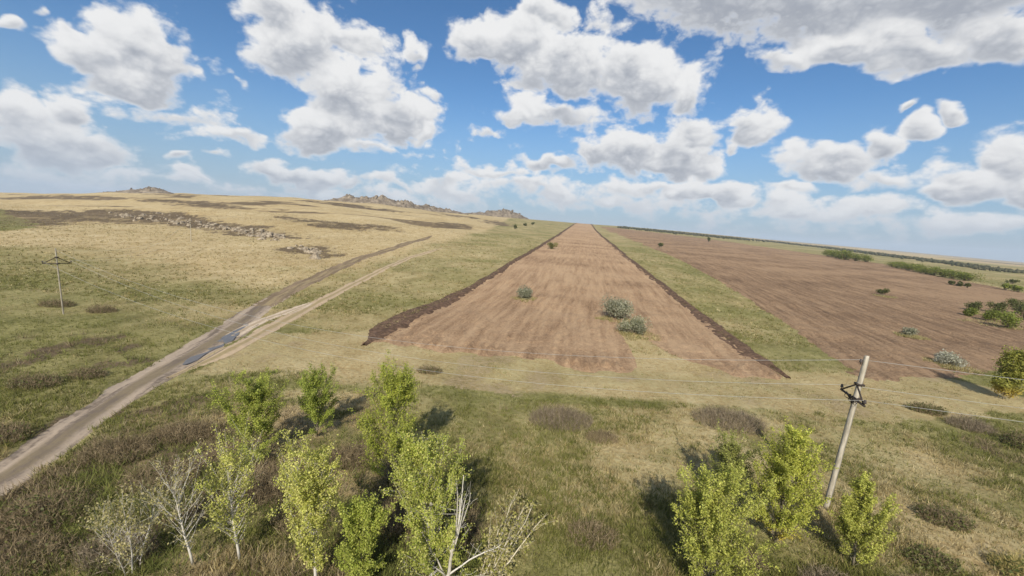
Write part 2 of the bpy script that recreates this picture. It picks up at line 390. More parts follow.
def inside(poly, x, y, warp=0.0, s=0, sc=20.0):
    """soft mask of a polygon with a frayed edge"""
    x = np.asarray(x, float); y = np.asarray(y, float)
    if warp:
        x, y = x + (fbm(x / sc, y / sc, s, 4) - .5) * 2 * warp, y + (fbm(x / sc + 50, y / sc, s + 7, 4) - .5) * 2 * warp
    c = np.zeros(x.shape, bool); P = np.asarray(poly, float)
    for (ax, ay), (bx, by) in zip(P, np.roll(P, -1, 0)):
        cond = ((ay > y) != (by > y)) & (x < (bx - ax) * (y - ay) / ((by - ay) if by != ay else 1e-9) + ax)
        c ^= cond
    return c.astype(float)
HEATH = [  # dark heather and bare stony ground on the hillside
 [(-330, 300), (-235, 222), (-176, 204), (-125, 178), (-96, 168), (-104, 190), (-132, 212), (-173, 240), (-213, 262), (-300, 330)],
 [(-330, 230), (-175, 136), (-206, 176), (-236, 220), (-240, 236), (-320, 300), (-330, 280)],
 [(-86, 141), (-60, 121), (-56, 128), (-66, 150), (-78, 157)],
 [(-180, 305), (-110, 228), (-68, 243), (-76, 262), (-112, 275)],
 [(-112, 372), (-79, 360), (-50, 352), (-40, 420), (-70, 440)],
 [(-60, 640), (-25, 500), (-5, 540), (-20, 700)],
 [(-420, 430), (-330, 380), (-250, 350), (-245, 365), (-320, 430)],
 [(-700, 560), (-520, 400), (-430, 420), (-500, 520)],
 [(-320, 560), (-240, 520), (-150, 540), (-160, 580), (-260, 620)],
 [(-150, 760), (-90, 640), (-60, 680), (-100, 800)]]

def zones(x, y):
    """greenness, heath and bare soil of the ground cover, 0..1 each"""
    x = np.asarray(x, float); y = np.asarray(y, float); yy = np.maximum(y, 1); t = x / yy; r = np.hypot(x, y)
    n1 = fbm(x / 14, y / 14, 51, 4); n2 = fbm(x / 4, y / 4, 57, 3); n3 = fbm(x / 60, y / 40, 61, 4)
    g = .56 + (n1 - .5) * 1.1 + (n2 - .5) * .5
    h = np.zeros(x.shape); b = np.zeros(x.shape)
    # left meadow: olive near, straw beyond
    lm = sstep(-20, -32, x) * sstep(20, 30, y)
    gm = .74 - .74 * sstep(68, 122, y + (n3 - .5) * 70) + (n1 - .5) * .6
    g = g * (1 - lm) + gm * lm
    far = sstep(85, 150, y) * sstep(-8, -22, x + 22 - .02 * (y - 80))
    g = g * (1 - far) + (.02 + (n3 - .5) * .55) * far
    # weedy ground left of the track and at the lower left
    wl = inside([(-60, 26), (-27.5, 20), (-31, 34), (-36, 44), (-50, 44)], x, y, 5, 71, 12)
    g = np.maximum(g, wl * (.72 + (n2 - .5) * .8)); h = np.maximum(h, wl * sstep(.5, .66, n2) * .8)
    ll = inside([(-40, 8), (-24, 15), (-27, 27), (-24, 31), (-9, 29), (-7, 24), (-2, 20), (0, 8)], x, y, 3.5, 73, 9)
    h = np.maximum(h, ll * (.35 + .6 * sstep(.36, .6, n1 * .5 + n2 * .5))); g = np.maximum(g, ll * .7 * sstep(.3, .6, fbm(x / 3, y / 3, 75, 3)))
    # dry headland in front of the ploughed strip
    hd = inside([(-27, 34), (-14, 36), (20, 34.5), (45, 35), (60, 40), (55, 52), (35, 48), (-20, 52), (-30, 46)], x, y, 3, 77, 10)
    g = g * (1 - .6 * hd) + .09 * hd
    gb = np.exp(-((y - 34 - (x * .03)) / 1.6) ** 2) * sstep(30, 20, np.abs(x + 8))
    g = np.maximum(g, gb * (.85 + (n2 - .5)))
    # pale green grass between track and strip, and between the two ploughed fields
    xl = np.interp(yy, STRIP_L[:, 1], STRIP_L[:, 0]); xr = np.interp(yy, STRIP_R[:, 1], STRIP_R[:, 0]); rl = np.interp(yy, RIGHT_L[:, 1], RIGHT_L[:, 0])
    cg = sstep(47, 60, y) * sstep(xl + 3, xl - 1, x) * sstep(xl - 34 - .10 * yy, xl - 22 - .10 * yy, x)
    g = g * (1 - cg) + (.52 + (n1 - .5) * .7) * cg
    sg = sstep(44, 52, y) * sstep(xr - 2, xr, x) * sstep(rl + 4, rl, x)
    g = g * (1 - sg) + (.62 + (n1 - .5) * .7 - .15 * sstep(200, 500, y)) * sg
    nt = sstep(13, 15, x) * sstep(26, 23, x) * sstep(42, 45, y) * sstep(62, 59, y)
    g = g * (1 - .8 * nt) + .16 * nt
    # right: grass beyond the ploughed land, pale stubble on the far plain
    rr = np.interp(yy, RIGHT_R[:, 1], RIGHT_R[:, 0])
    rg = sstep(0, 25, x - rr) * sstep(90, 140, y) * sstep(.3, .45, t)
    g = g * (1 - rg) + (.55 + (n3 - .5) * .9) * rg
    pl = sstep(1700, 2300, r) * sstep(.1, .3, t)
    g = g * (1 - pl) + sstep(.5, .6, fbm(x / 900, y / 420, 91, 3)) * .15 * pl
    h = np.maximum(h, pl * sstep(.56, .62, fbm(x / 1500, y / 300, 95, 2)) * .8)
    # heath on the hills
    for i, P in enumerate(HEATH):
        P = np.array(P); w = 5 + .04 * np.hypot(*P.mean(0))
        k = (inside(P, x, y, w * 1.2, 101 + i, w * 1.3) + inside(P, x, y, w * 1.7, 151 + i, w * .9) + inside(P, x, y, w * 1.4, 171 + i, w * .6)) / 3 * (.5 + .5 * sstep(.35, .6, n2) + .4 * (fbm(x / 30, y / 12, 117, 3) - .4))
        h = np.maximum(h, k)
    hv = inside([(-330, 225), (-175, 132), (-190, 160), (-240, 200), (-330, 262)], x, y, 8, 131, 20)
    g = np.maximum(g, hv * .8); h = h * (1 - .6 * hv)
    hf = sstep(230, 420, r) * sstep(-.1, -.25, t)
    h = np.maximum(h, hf * sstep(.60, .70, fbm(x / 90, y / 28, 141, 4)) * .7)
    h = np.maximum(h, sstep(18, 26, y) * sstep(34, 30, y) * sstep(.64, .78, n1) * .6)
    b = np.maximum(b, hd * sstep(.5, .7, n1 * .5 + n2 * .5) * .55)
    return np.clip(g, 0, 1), np.clip(h, 0, 1), np.clip(b, 0, 1)

# ---------------------------------------------------------------- the ground, one sheet to the horizon
def build_ground():
    a = np.radians(np.concatenate([np.arange(-180, -64, 4.0), np.arange(-64, 64.01, .22), np.arange(68, 180.1, 4.0)]))
    r = np.concatenate([[0.0, 3, 6], np.geomspace(8, 11500, 470)])
    X = r[:, None] * np.sin(a)[None]; Y = r[:, None] * np.cos(a)[None]
    x = X.ravel(); y = Y.ravel()
    z = height(x, y)
    R = np.hypot(x, y)
    front = (y > 8) & (R < 1700)
    drop = np.zeros(len(x))
    f = np.where(front)[0]
    drop[f] = np.maximum(drop[f], .5 * sstep(.4, 1.8, in_strip(x[f], y[f])))
    drop[f] = np.maximum(drop[f], .5 * sstep(.4, 1.8, in_right(x[f], y[f])))
    f = np.where((y > -16) & (y < 290) & (x > -75) & (x < -10))[0]
    for k, (L, w) in LINES.items():
        drop[f] = np.maximum(drop[f], .3 * sstep(0, -.7, line_dist(x[f], y[f], L) - track_half(k, y[f], x[f])))
    g, h, b = zones(x, y)
    me = mesh_np('ground', np.stack([x, y, z - drop], 1), grid_faces(len(r), len(a)), True, np.stack([g, h, b], 1))
    m, N, bs = mat_new('steppe_ground', .95, .1)
    zc = N.n('ShaderNodeSeparateColor', {0: N.n('ShaderNodeAttribute', attribute_name='tint').outputs[0]})
    P = N.n('ShaderNodeTexCoord').outputs['Object']
    nf = N.noise(P, 2.6, 6, .68); nm = N.noise(N.v('MULTIPLY', P, (1, .6, 1)), .32, 5, .62); nl = N.noise(N.v('MULTIPLY', P, (1, .5, 1)), .045, 5, .6)
    nfar = N.noise(N.v('MULTIPLY', P, (.4, 1, 1)), .02, 6, .65)
    straw = N.ramp(N.m('ADD', N.m('MULTIPLY', nf, .45), N.m('ADD', N.m('MULTIPLY', nm, .25), N.m('ADD', N.m('MULTIPLY', nl, .15), N.m('MULTIPLY', nfar, .15)))),
                   [(.36, (.22, .155, .07)), (.45, (.36, .265, .128)), (.53, (.465, .365, .20)), (.62, (.575, .48, .30))])
    green = N.ramp(N.m('ADD', N.m('MULTIPLY', nf, .5), N.m('MULTIPLY', nm, .5)),
                   [(.32, (.085, .083, .027)), (.46, (.165, .155, .054)), (.56, (.24, .218, .085)), (.7, (.33, .29, .13))])
    heath = N.ramp(N.m('ADD', N.m('MULTIPLY', nf, .6), N.m('MULTIPLY', nl, .4)),
                   [(.3, (.06, .045, .027)), (.5, (.13, .095, .056)), (.7, (.22, .165, .10))])
    bare = N.ramp(nf, [(.3, (.25, .18, .105)), (.7, (.38, .29, .18))])
    def fuzzy(v, n, k, a, b):
        return N.step(N.m('ADD', v, N.m('MULTIPLY', N.m('SUBTRACT', n, .5), k)), a, b)
    c = N.mix(fuzzy(zc.outputs[0], N.m('ADD', N.m('MULTIPLY', nf, .6), N.m('MULTIPLY', nfar, .4)), 1.1, .05, .85), straw, green)
    c = N.mix(fuzzy(zc.outputs[2], nf, 1.0, .3, .8), c, bare)
    c = N.mix(fuzzy(zc.outputs[1], nf, 1.2, .15, .75), c, heath)
    N.t.links.new(c, bs.inputs['Base Color'])
    bp = N.n('ShaderNodeBump', {'Height': N.m('ADD', nf, N.m('MULTIPLY', nm, 2.0)), 'Strength': .7, 'Distance': .25})
    N.t.links.new(bp.outputs[0], bs.inputs['Normal'])
    obj('ground', me, m, kind='structure')
build_ground()

# ---------------------------------------------------------------- ploughed land
def soil_material(name, dry, mid, dark_tone, bands):
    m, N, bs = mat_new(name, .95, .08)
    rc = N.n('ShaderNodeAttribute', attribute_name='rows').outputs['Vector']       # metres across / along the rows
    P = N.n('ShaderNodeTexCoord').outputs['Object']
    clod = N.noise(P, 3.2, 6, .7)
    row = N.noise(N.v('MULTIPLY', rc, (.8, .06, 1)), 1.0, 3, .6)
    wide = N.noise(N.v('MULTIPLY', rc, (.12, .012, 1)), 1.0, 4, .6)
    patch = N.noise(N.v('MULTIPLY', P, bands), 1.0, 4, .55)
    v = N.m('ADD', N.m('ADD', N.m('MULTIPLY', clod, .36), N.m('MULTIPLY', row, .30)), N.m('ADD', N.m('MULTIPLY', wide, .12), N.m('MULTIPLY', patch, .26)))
    N.t.links.new(N.ramp(v, [(.40, dark_tone), (.49, mid), (.565, dry)]), bs.inputs['Base Color'])
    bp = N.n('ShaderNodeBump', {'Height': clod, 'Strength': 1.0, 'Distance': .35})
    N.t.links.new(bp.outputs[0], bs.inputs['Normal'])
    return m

def build_fields():
    v = np.geomspace(41.5, 1550, 400); u = np.linspace(-.03, 1.03, 230)
    xl = np.interp(v, STRIP_L[:, 1], STRIP_L[:, 0]); xr = np.interp(v, STRIP_R[:, 1], STRIP_R[:, 0])
    X = xl[:, None] + (xr - xl)[:, None] * u[None]; Y = np.repeat(v[:, None], len(u), 1)
    x = X.ravel(); y = Y.ravel(); m = in_strip(x, y)
    across = np.tile(u * 48, len(v))
    near = sstep(4.5, .5, y - np.interp(x, STRIP_B[:, 0], STRIP_B[:, 1]))
    fur = (np.sin(across * 2 * math.pi / 1.25 + fbm(x / 3, y / 3, 203, 3) * 7) * .5 + .5)
    amp = (.13 + .22 * near * sstep(20, 15, x)) * (.1 + 1.6 * sstep(.3, .7, fbm(x / 1.5, y / 2.5, 205, 2)))
    z = height(x, y) + np.clip(m * .35, -.6, .05) + sstep(0, .8, m) * (fur * amp + (vnoise(x * 1.6, y * 1.6, 207) - .5) * .22)
    me = mesh_np('ploughed_strip', np.stack([x, y, z], 1), grid_faces(len(v), len(u)), True, attrs={'rows': np.stack([across, y, y * 0], 1)})
    obj('ploughed_field', me, soil_material('dry_ploughed_soil', (.465, .318, .19), (.355, .232, .136), (.20, .126, .073), (.02, .05, 1)), kind='structure')

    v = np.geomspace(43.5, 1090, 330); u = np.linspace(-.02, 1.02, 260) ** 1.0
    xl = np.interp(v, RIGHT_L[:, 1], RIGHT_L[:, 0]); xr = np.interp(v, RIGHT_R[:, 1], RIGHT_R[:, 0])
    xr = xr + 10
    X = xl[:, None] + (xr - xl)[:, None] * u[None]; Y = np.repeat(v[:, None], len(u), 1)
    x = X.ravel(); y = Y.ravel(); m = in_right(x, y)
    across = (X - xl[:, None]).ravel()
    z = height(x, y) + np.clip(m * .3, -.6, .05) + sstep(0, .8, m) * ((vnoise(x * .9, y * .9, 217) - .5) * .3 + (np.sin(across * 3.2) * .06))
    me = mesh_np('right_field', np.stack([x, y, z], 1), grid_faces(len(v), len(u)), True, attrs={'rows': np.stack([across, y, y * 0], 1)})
    obj('ploughed_field', me, soil_material('dark_ploughed_soil', (.345, .23, .136), (.222, .143, .085), (.105, .068, .044), (.007, .02, 1)), kind='structure')  # broad darker patches in the soil colour, laid by stretched noise
build_fields()

def ribbon(name, L, half, prof, mat, kind='structure', lift=0.0, cols=13, smooth=True, rows_scale=1.0):
    """a strip of ground draped along a line; prof(s, x, y) gives its relief for s in -1..1"""
    T = np.gradient(L, axis=0); T /= np.linalg.norm(T, axis=1)[:, None]
    Nn = np.stack([T[:, 1], -T[:, 0]], 1)
    s = np.linspace(-1, 1, cols)
    hw = half(L[:, 1], L[:, 0]) if callable(half) else np.full(len(L), half)
    X = L[:, 0][:, None] + Nn[:, 0][:, None] * hw[:, None] * s[None]; Y = L[:, 1][:, None] + Nn[:, 1][:, None] * hw[:, None] * s[None]
    x = X.ravel(); y = Y.ravel(); S = np.tile(s, len(L))
    z = height(x, y) + lift + prof(S, x, y)
    d = np.concatenate([[0], np.cumsum(np.hypot(*np.diff(L, axis=0).T))])
    me = mesh_np(name, np.stack([x, y, z], 1), grid_faces(len(L), cols), smooth, attrs={'rows': np.stack([(S[:] * np.repeat(hw, cols)), np.repeat(d, cols), S], 1)})
    return obj(name, me, mat, kind=kind)

def track_material(name, rut, verge, wet, wetness):
    m, N, bs = mat_new(name, .95, .1)
    rc = N.n('ShaderNodeAttribute', attribute_name='rows').outputs['Vector']
    sx = N.n('ShaderNodeSeparateXYZ', {0: rc})
    P = N.n('ShaderNodeTexCoord').outputs['Object']
    n = N.noise(P, 2.2, 6, .68); nl = N.noise(N.v('MULTIPLY', rc, (.9, .09, 0)), 1.0, 4, .6)
    edge = N.m('ABSOLUTE', sx.outputs[2])
    wob = N.m('ADD', edge, N.m('MULTIPLY', N.m('SUBTRACT', nl, .5), .8))
    rutm = N.m('MULTIPLY', N.step(wob, .12, .34), N.step(wob, .92, .62))
    c = N.mix(rutm, verge, rut)
    c = N.mix(N.step(N.m('ADD', nl, N.m('MULTIPLY', N.m('SUBTRACT', n, .5), .5)), 1 - wetness - .1, 1 - wetness + .1), c, wet)
    k = N.m('MULTIPLY_ADD', n, .7, .65)
    c = N.mix(1.0, c, N.n('ShaderNodeCombineColor', {0: k, 1: k, 2: k}).outputs[0], 'MULTIPLY')
    N.t.links.new(c, bs.inputs['Base Color'])
    bp = N.n('ShaderNodeBump', {'Height': n, 'Strength': .5, 'Distance': .1})
    N.t.links.new(bp.outputs[0], bs.inputs['Normal'])
    return m
def track_prof(S, x, y):
    e = np.abs(S)
    return -.30 * sstep(.80, 1.0, e) - .09 * np.exp(-((e - .5) / .17) ** 2) + (vnoise(x * 1.2, y * 1.2, 231) - .5) * .07 - .02
def build_tracks():
    def hw(k, f=1.25): return lambda y, x: track_half(k, y, x) * f
    ribbon('dirt_track', LINES['main'][0], hw('main'), track_prof, track_material('track_clay', (.37, .295, .22), (.21, .165, .105), (.15, .118, .09), .47))
    ribbon('dirt_track', LINES['up'][0], hw('up'), track_prof, track_material('track_damp_clay', (.25, .185, .118), (.29, .225, .125), (.17, .125, .078), .5), lift=.012)
    ribbon('dirt_path', LINES['low'][0], hw('low'), track_prof, track_material('track_dry_clay', (.43, .325, .215), (.30, .235, .125), (.2, .15, .09), .18), lift=.024)
    ribbon('dirt_path', LINES['link'][0], hw('link'), track_prof, track_material('track_pale_clay', (.52, .42, .31), (.36, .28, .19), (.24, .185, .125), .3), lift=.036)
    # furrows thrown up along both sides of the ploughed strip
    dm = mat_plain('fresh_dark_furrow_soil', [(.06, .038, .025), (.115, .072, .047), (.18, .115, .075)], 1.6, .95, .1, .9)
    def bank(S, x, y):
        f = 1 + .0006 * np.hypot(x, y)
        return (.34 * np.cos(S * math.pi / 2) ** .8 - .2 * np.abs(S) + .16 * np.sin(S * 9) * (1 - np.abs(S)) + (vnoise(x * 1.5, y * 1.5, 241) - .5) * .3 * (1 - np.abs(S))) * f - .10
    def side(E, off, y0, y1):
        y = np.geomspace(y0, y1, 420); x = np.interp(y, E[:, 1], E[:, 0])
        n = 15; k = np.hanning(n + 2)[1:-1]; k /= k.sum()
        x = np.convolve(np.pad(x, n // 2, mode='reflect', reflect_type='odd'), k, 'valid')
        return np.stack([x + off + 1.1 * (fbm(y / 9, y * 0, 245, 3) - .5), y], 1)
    half = lambda y, x: (.15 + .85 * sstep(44.5, 54, y)) * (1.85 + .8 * (vnoise(y / 5, x / 5, 247) - .5) + .003 * np.minimum(y, 400) + np.exp(-((y - 58) / 24) ** 2) * np.where(x < 0, 1.8, 1.0))
    ribbon('furrow_bank', side(STRIP_L, -.1, 45.0, 1500), half, bank, dm, cols=11)
    ribbon('furrow_bank', side(STRIP_R, .2, 44.0, 1500), half, bank, dm, cols=11)
    # puddle standing in the ruts of the track
    a = np.linspace(0, 2 * math.pi, 90, endpoint=False)
    Lm = LINES['main'][0]
    s = (np.cos(a) * .5 + .5); yc = 36.0 + s * 15.0; xc = np.interp(yc, Lm[:, 1], Lm[:, 0]) + .95
    wv = np.sin(a) * (.6 + .16 * np.sin(yc * .9) + .4 * (vnoise(yc / 1.1, np.sign(np.sin(a)) * 3, 251) - .5))
    V = np.concatenate([[[np.interp(43, yc[:45][::-1], xc[:45][::-1]), 43.0, 0]], np.stack([xc + wv, yc, xc * 0], 1)])
    V[:, 2] = np.poly1d(np.polyfit(yc, height(xc, yc), 2))(V[:, 1]) - .02
    F = np.array([(0, i + 1, (i + 1) % 90 + 1) for i in range(90)])
    wm, N, b = mat_new('standing_water', .3, .35)
    b.inputs['Base Color'].default_value = (.13, .115, .10, 1)
    bp = N.n('ShaderNodeBump', {'Height': N.noise(N.n('ShaderNodeTexCoord').outputs['Object'], 1.5, 2), 'Strength': .05, 'Distance': .05})
    N.t.links.new(bp.outputs[0], b.inputs['Normal'])
    obj('puddle', mesh_np('puddle', V, F, True), wm, kind='structure')
build_tracks()

def build_haze():
    g = Geo(); g.box((0, 1500, 100), (25000, 27000, 420))
    m = bpy.data.materials.new('haze_air'); m.use_nodes = True
    t = m.node_tree; t.nodes.clear(); N = NT(t)
    vol = N.n('ShaderNodeVolumePrincipled', {'Color': (.78, .88, 1.0, 1), 'Density': .00009, 'Anisotropy': 0.0})
    t.links.new(vol.outputs[0], N.n('ShaderNodeOutputMaterial').inputs['Volume'])
    obj('haze', g.mesh('haze'), m, kind='stuff')
build_haze()


# ---------------------------------------------------------------- power line
def H1(x, y): return float(height(np.array([x]), np.array([y]))[0])
M_CONC = mat_plain('weathered_concrete', [(.27, .235, .175), (.40, .355, .275), (.52, .465, .37)], 2.5, .9, .2, .4, (3, 3, .6))
M_CONCG = mat_plain('grey_weathered_concrete', [(.20, .175, .13), (.29, .255, .195), (.37, .33, .26)], 2.5, .9, .2, .4, (3, 3, .6))
M_STEEL = mat_plain('dark_rusty_steel', [(.025, .02, .018), (.05, .038, .03), (.085, .055, .035)], 9, .7, .3)
M_GLASSY = mat_plain('glazed_insulator', [(.045, .035, .03), (.10, .08, .065)], 5, .25, .5)
M_WIRE = mat_plain('aluminium_wire', [(.30, .30, .28), (.42, .42, .40)], 2, .45, .5)

def make_pole(x, y, h, lean, arm_dir, arm_h, label, detail=True, thick=1.0):
    z0 = H1(x, y)
    root = obj('power_pole', None, loc=(x, y, z0), label=label, cat='power pole', group='poles of the overhead power line')
    lx, ly = lean
    ax = np.array([lx, ly, h]) / h
    def at(t): return ax * t
    a = math.atan2(arm_dir[1], arm_dir[0])
    g = Geo()
    zz = np.array([-.4, 0, .3 * h, .6 * h, h - .12, h]); rr = np.interp(zz, [0, h], [.165, .135] if detail else [.085 * thick, .07 * thick]); rr[-1] -= .02
    g.tube([at(t) for t in zz], rr, 4, phase=math.pi / 4 + .45)
    obj('shaft', g.mesh('pole_shaft'), M_CONC if detail or thick > 1 else M_CONCG, root)
    d = np.array([arm_dir[0], arm_dir[1], 0.0]); n = np.array([-d[1], d[0], 0.0])
    c = at(arm_h) + n * .17
    half = 1.25
    g = Geo(); R = np.array([d, n, [0, 0, 1]]).T
    g.box(c, (2 * half, .09, .09), R); obj('crossarm', g.mesh('crossarm'), M_STEEL, root)
    for s in (-1, 1):
        g = Geo(); g.tube([c + d * s * (half - .12) + np.array([0, 0, .05]), at(arm_h + .78) + n * .12], .045, 4)
        obj('brace', g.mesh('brace'), M_STEEL, root)
    for q, sz in ((.8, .36), (-.02, .38)):
        g = Geo(); g.box(at(arm_h + q), (sz, sz, .10), R)
        obj('clamp_band', g.mesh('clamp_band'), M_STEEL, root)
    tops = []
    for p in (c + d * half * .96, c - d * half * .96, at(h - .55) + n * .2):
        g = Geo()
        zs = np.array([0, .10, .11, .15, .17, .20, .22, .26, .29, .31]); rs = np.array([.02, .02, .075, .085, .055, .08, .05, .065, .05, .015])
        g.tube([p + np.array([0, 0, .03 + q]) for q in zs], rs, 10)
        obj('insulator', g.mesh('insulator', True), M_GLASSY, root)
        tops.append(np.array([x, y, z0]) + p + np.array([0, 0, .30]))
    if detail:
        g = Geo()
        for k in range(16):                      # loose tie wires and jumpers round the crossarm
            q = c + d * RNG.uniform(-1, 1) * .9
            pts = [q + np.array([0, 0, .1]), q + RNG.normal(0, .16, 3) + np.array([0, 0, -.12]), q + d * RNG.uniform(-.6, .6) + np.array([0, 0, -.05 - .3 * RNG.random()]), at(arm_h - .35 + .2 * RNG.random()) + n * .14]
            t = np.linspace(0, 1, 9)[:, None]; P = [np.array(v) for v in pts]
            cur = (1 - t) ** 3 * P[0] + 3 * (1 - t) ** 2 * t * P[1] + 3 * (1 - t) * t ** 2 * P[2] + t ** 3 * P[3]
            g.tube(cur, .02, 4)
        obj('jumper_wires', g.mesh('jumper_wires'), M_STEEL, root)
    return tops
def norm2(v): v = np.array(v, float); return v / np.hypot(*v)
TOP_R = make_pole(19.2, 21.4, 9.3, (.55, .0), norm2((.27, .96)), 6.85, 'leaning grey concrete power pole standing behind the young trees at right')
TOP_L = make_pole(-57.6, 50.0, 8.5, (-.18, 0), norm2((.63, .77)), 6.55, 'slim power pole alone on the green meadow at left', False)
TOP_F = make_pole(-114.0, 140.7, 8.3, (.03, 0), norm2((.7, .7)), 6.5, 'small distant power pole below the rocky band on the hillside', False, 1.5)

def make_wire(a, b, sag, r, label):
    t = np.linspace(0, 1, 41)[:, None]
    P = a[None] * (1 - t) + b[None] * t; P[:, 2] -= (4 * sag * t * (1 - t))[:, 0]
    g = Geo(); g.tube(P, r, 5)
    obj('power_wire', g.mesh('power_wire', True), M_WIRE, label=label, cat='wire', group='wires of the overhead power line')
NAMES = ('farther crossarm wire', 'nearer crossarm wire', 'topmost wire')
for i in range(3):
    make_wire(TOP_L[i], TOP_R[i], 4.0, .0095, f'{NAMES[i]} crossing in front of the ploughed strip, between two poles')
    make_wire(TOP_F[i], TOP_L[i], 3.5, .0095, f'{NAMES[i]} over the dry meadow, from left pole to distant pole')
    make_wire(TOP_R[i], TOP_R[i] + np.array([75., -9., 0.]), .6, .0095, f'{NAMES[i]} leaving the leaning pole towards the right edge')

# ---------------------------------------------------------------- trees and bushes
M_BARK = mat_tint('pale_bark', .85, .15, 0, .3, 8)
M_LEAF = mat_tint('young_poplar_leaves', .55, .3, .38, .12, 1.2)
M_TWIG = mat_tint('dry_twigs', .9, .1, 0, .2, 3)

def unit(v): return v / (np.linalg.norm(v, axis=-1, keepdims=True) + 1e-9)
def leaf_quads(C, size, rng, up=.5, out=None, aspect=.62):
    """a pointed little leaf at every centre, turned at random"""
    n = len(C)
    nrm = rng.normal(0, 1, (n, 3)); nrm[:, 2] += up
    if out is not None: nrm += out
    nrm = unit(nrm)
    a = unit(np.cross(nrm, rng.normal(0, 1, (n, 3)))); b = np.cross(nrm, a)
    s = (np.asarray(size) * rng.uniform(.65, 1.35, n))[:, None]
    V = np.stack([C - a * s, C + b * s * aspect, C + a * s, C - b * s * aspect], 1).reshape(-1, 3)
    return V, np.arange(4 * n).reshape(-1, 4)
def tint_of(pal, n, rng, w=None):
    pal = np.array(pal); k = rng.choice(len(pal), n, p=w); k2 = rng.choice(len(pal), n, p=w)
    f = rng.random((n, 1)); c = pal[k] * f + pal[k2] * (1 - f)
    return c * rng.uniform(.72, 1.2, (n, 1))

GREENY = [(.24, .285, .045), (.32, .35, .065), (.40, .40, .09), (.18, .225, .04)]
YELLOW = [(.44, .45, .085), (.54, .52, .13), (.35, .38, .07), (.62, .57, .20)]
DRYLEAF = [(.42, .37, .15), (.50, .43, .22), (.33, .30, .09)]
BARK_W = [(.52, .48, .40), (.42, .38, .31), (.60, .56, .48)]
BARK_G = [(.20, .17, .12), (.28, .24, .17)]

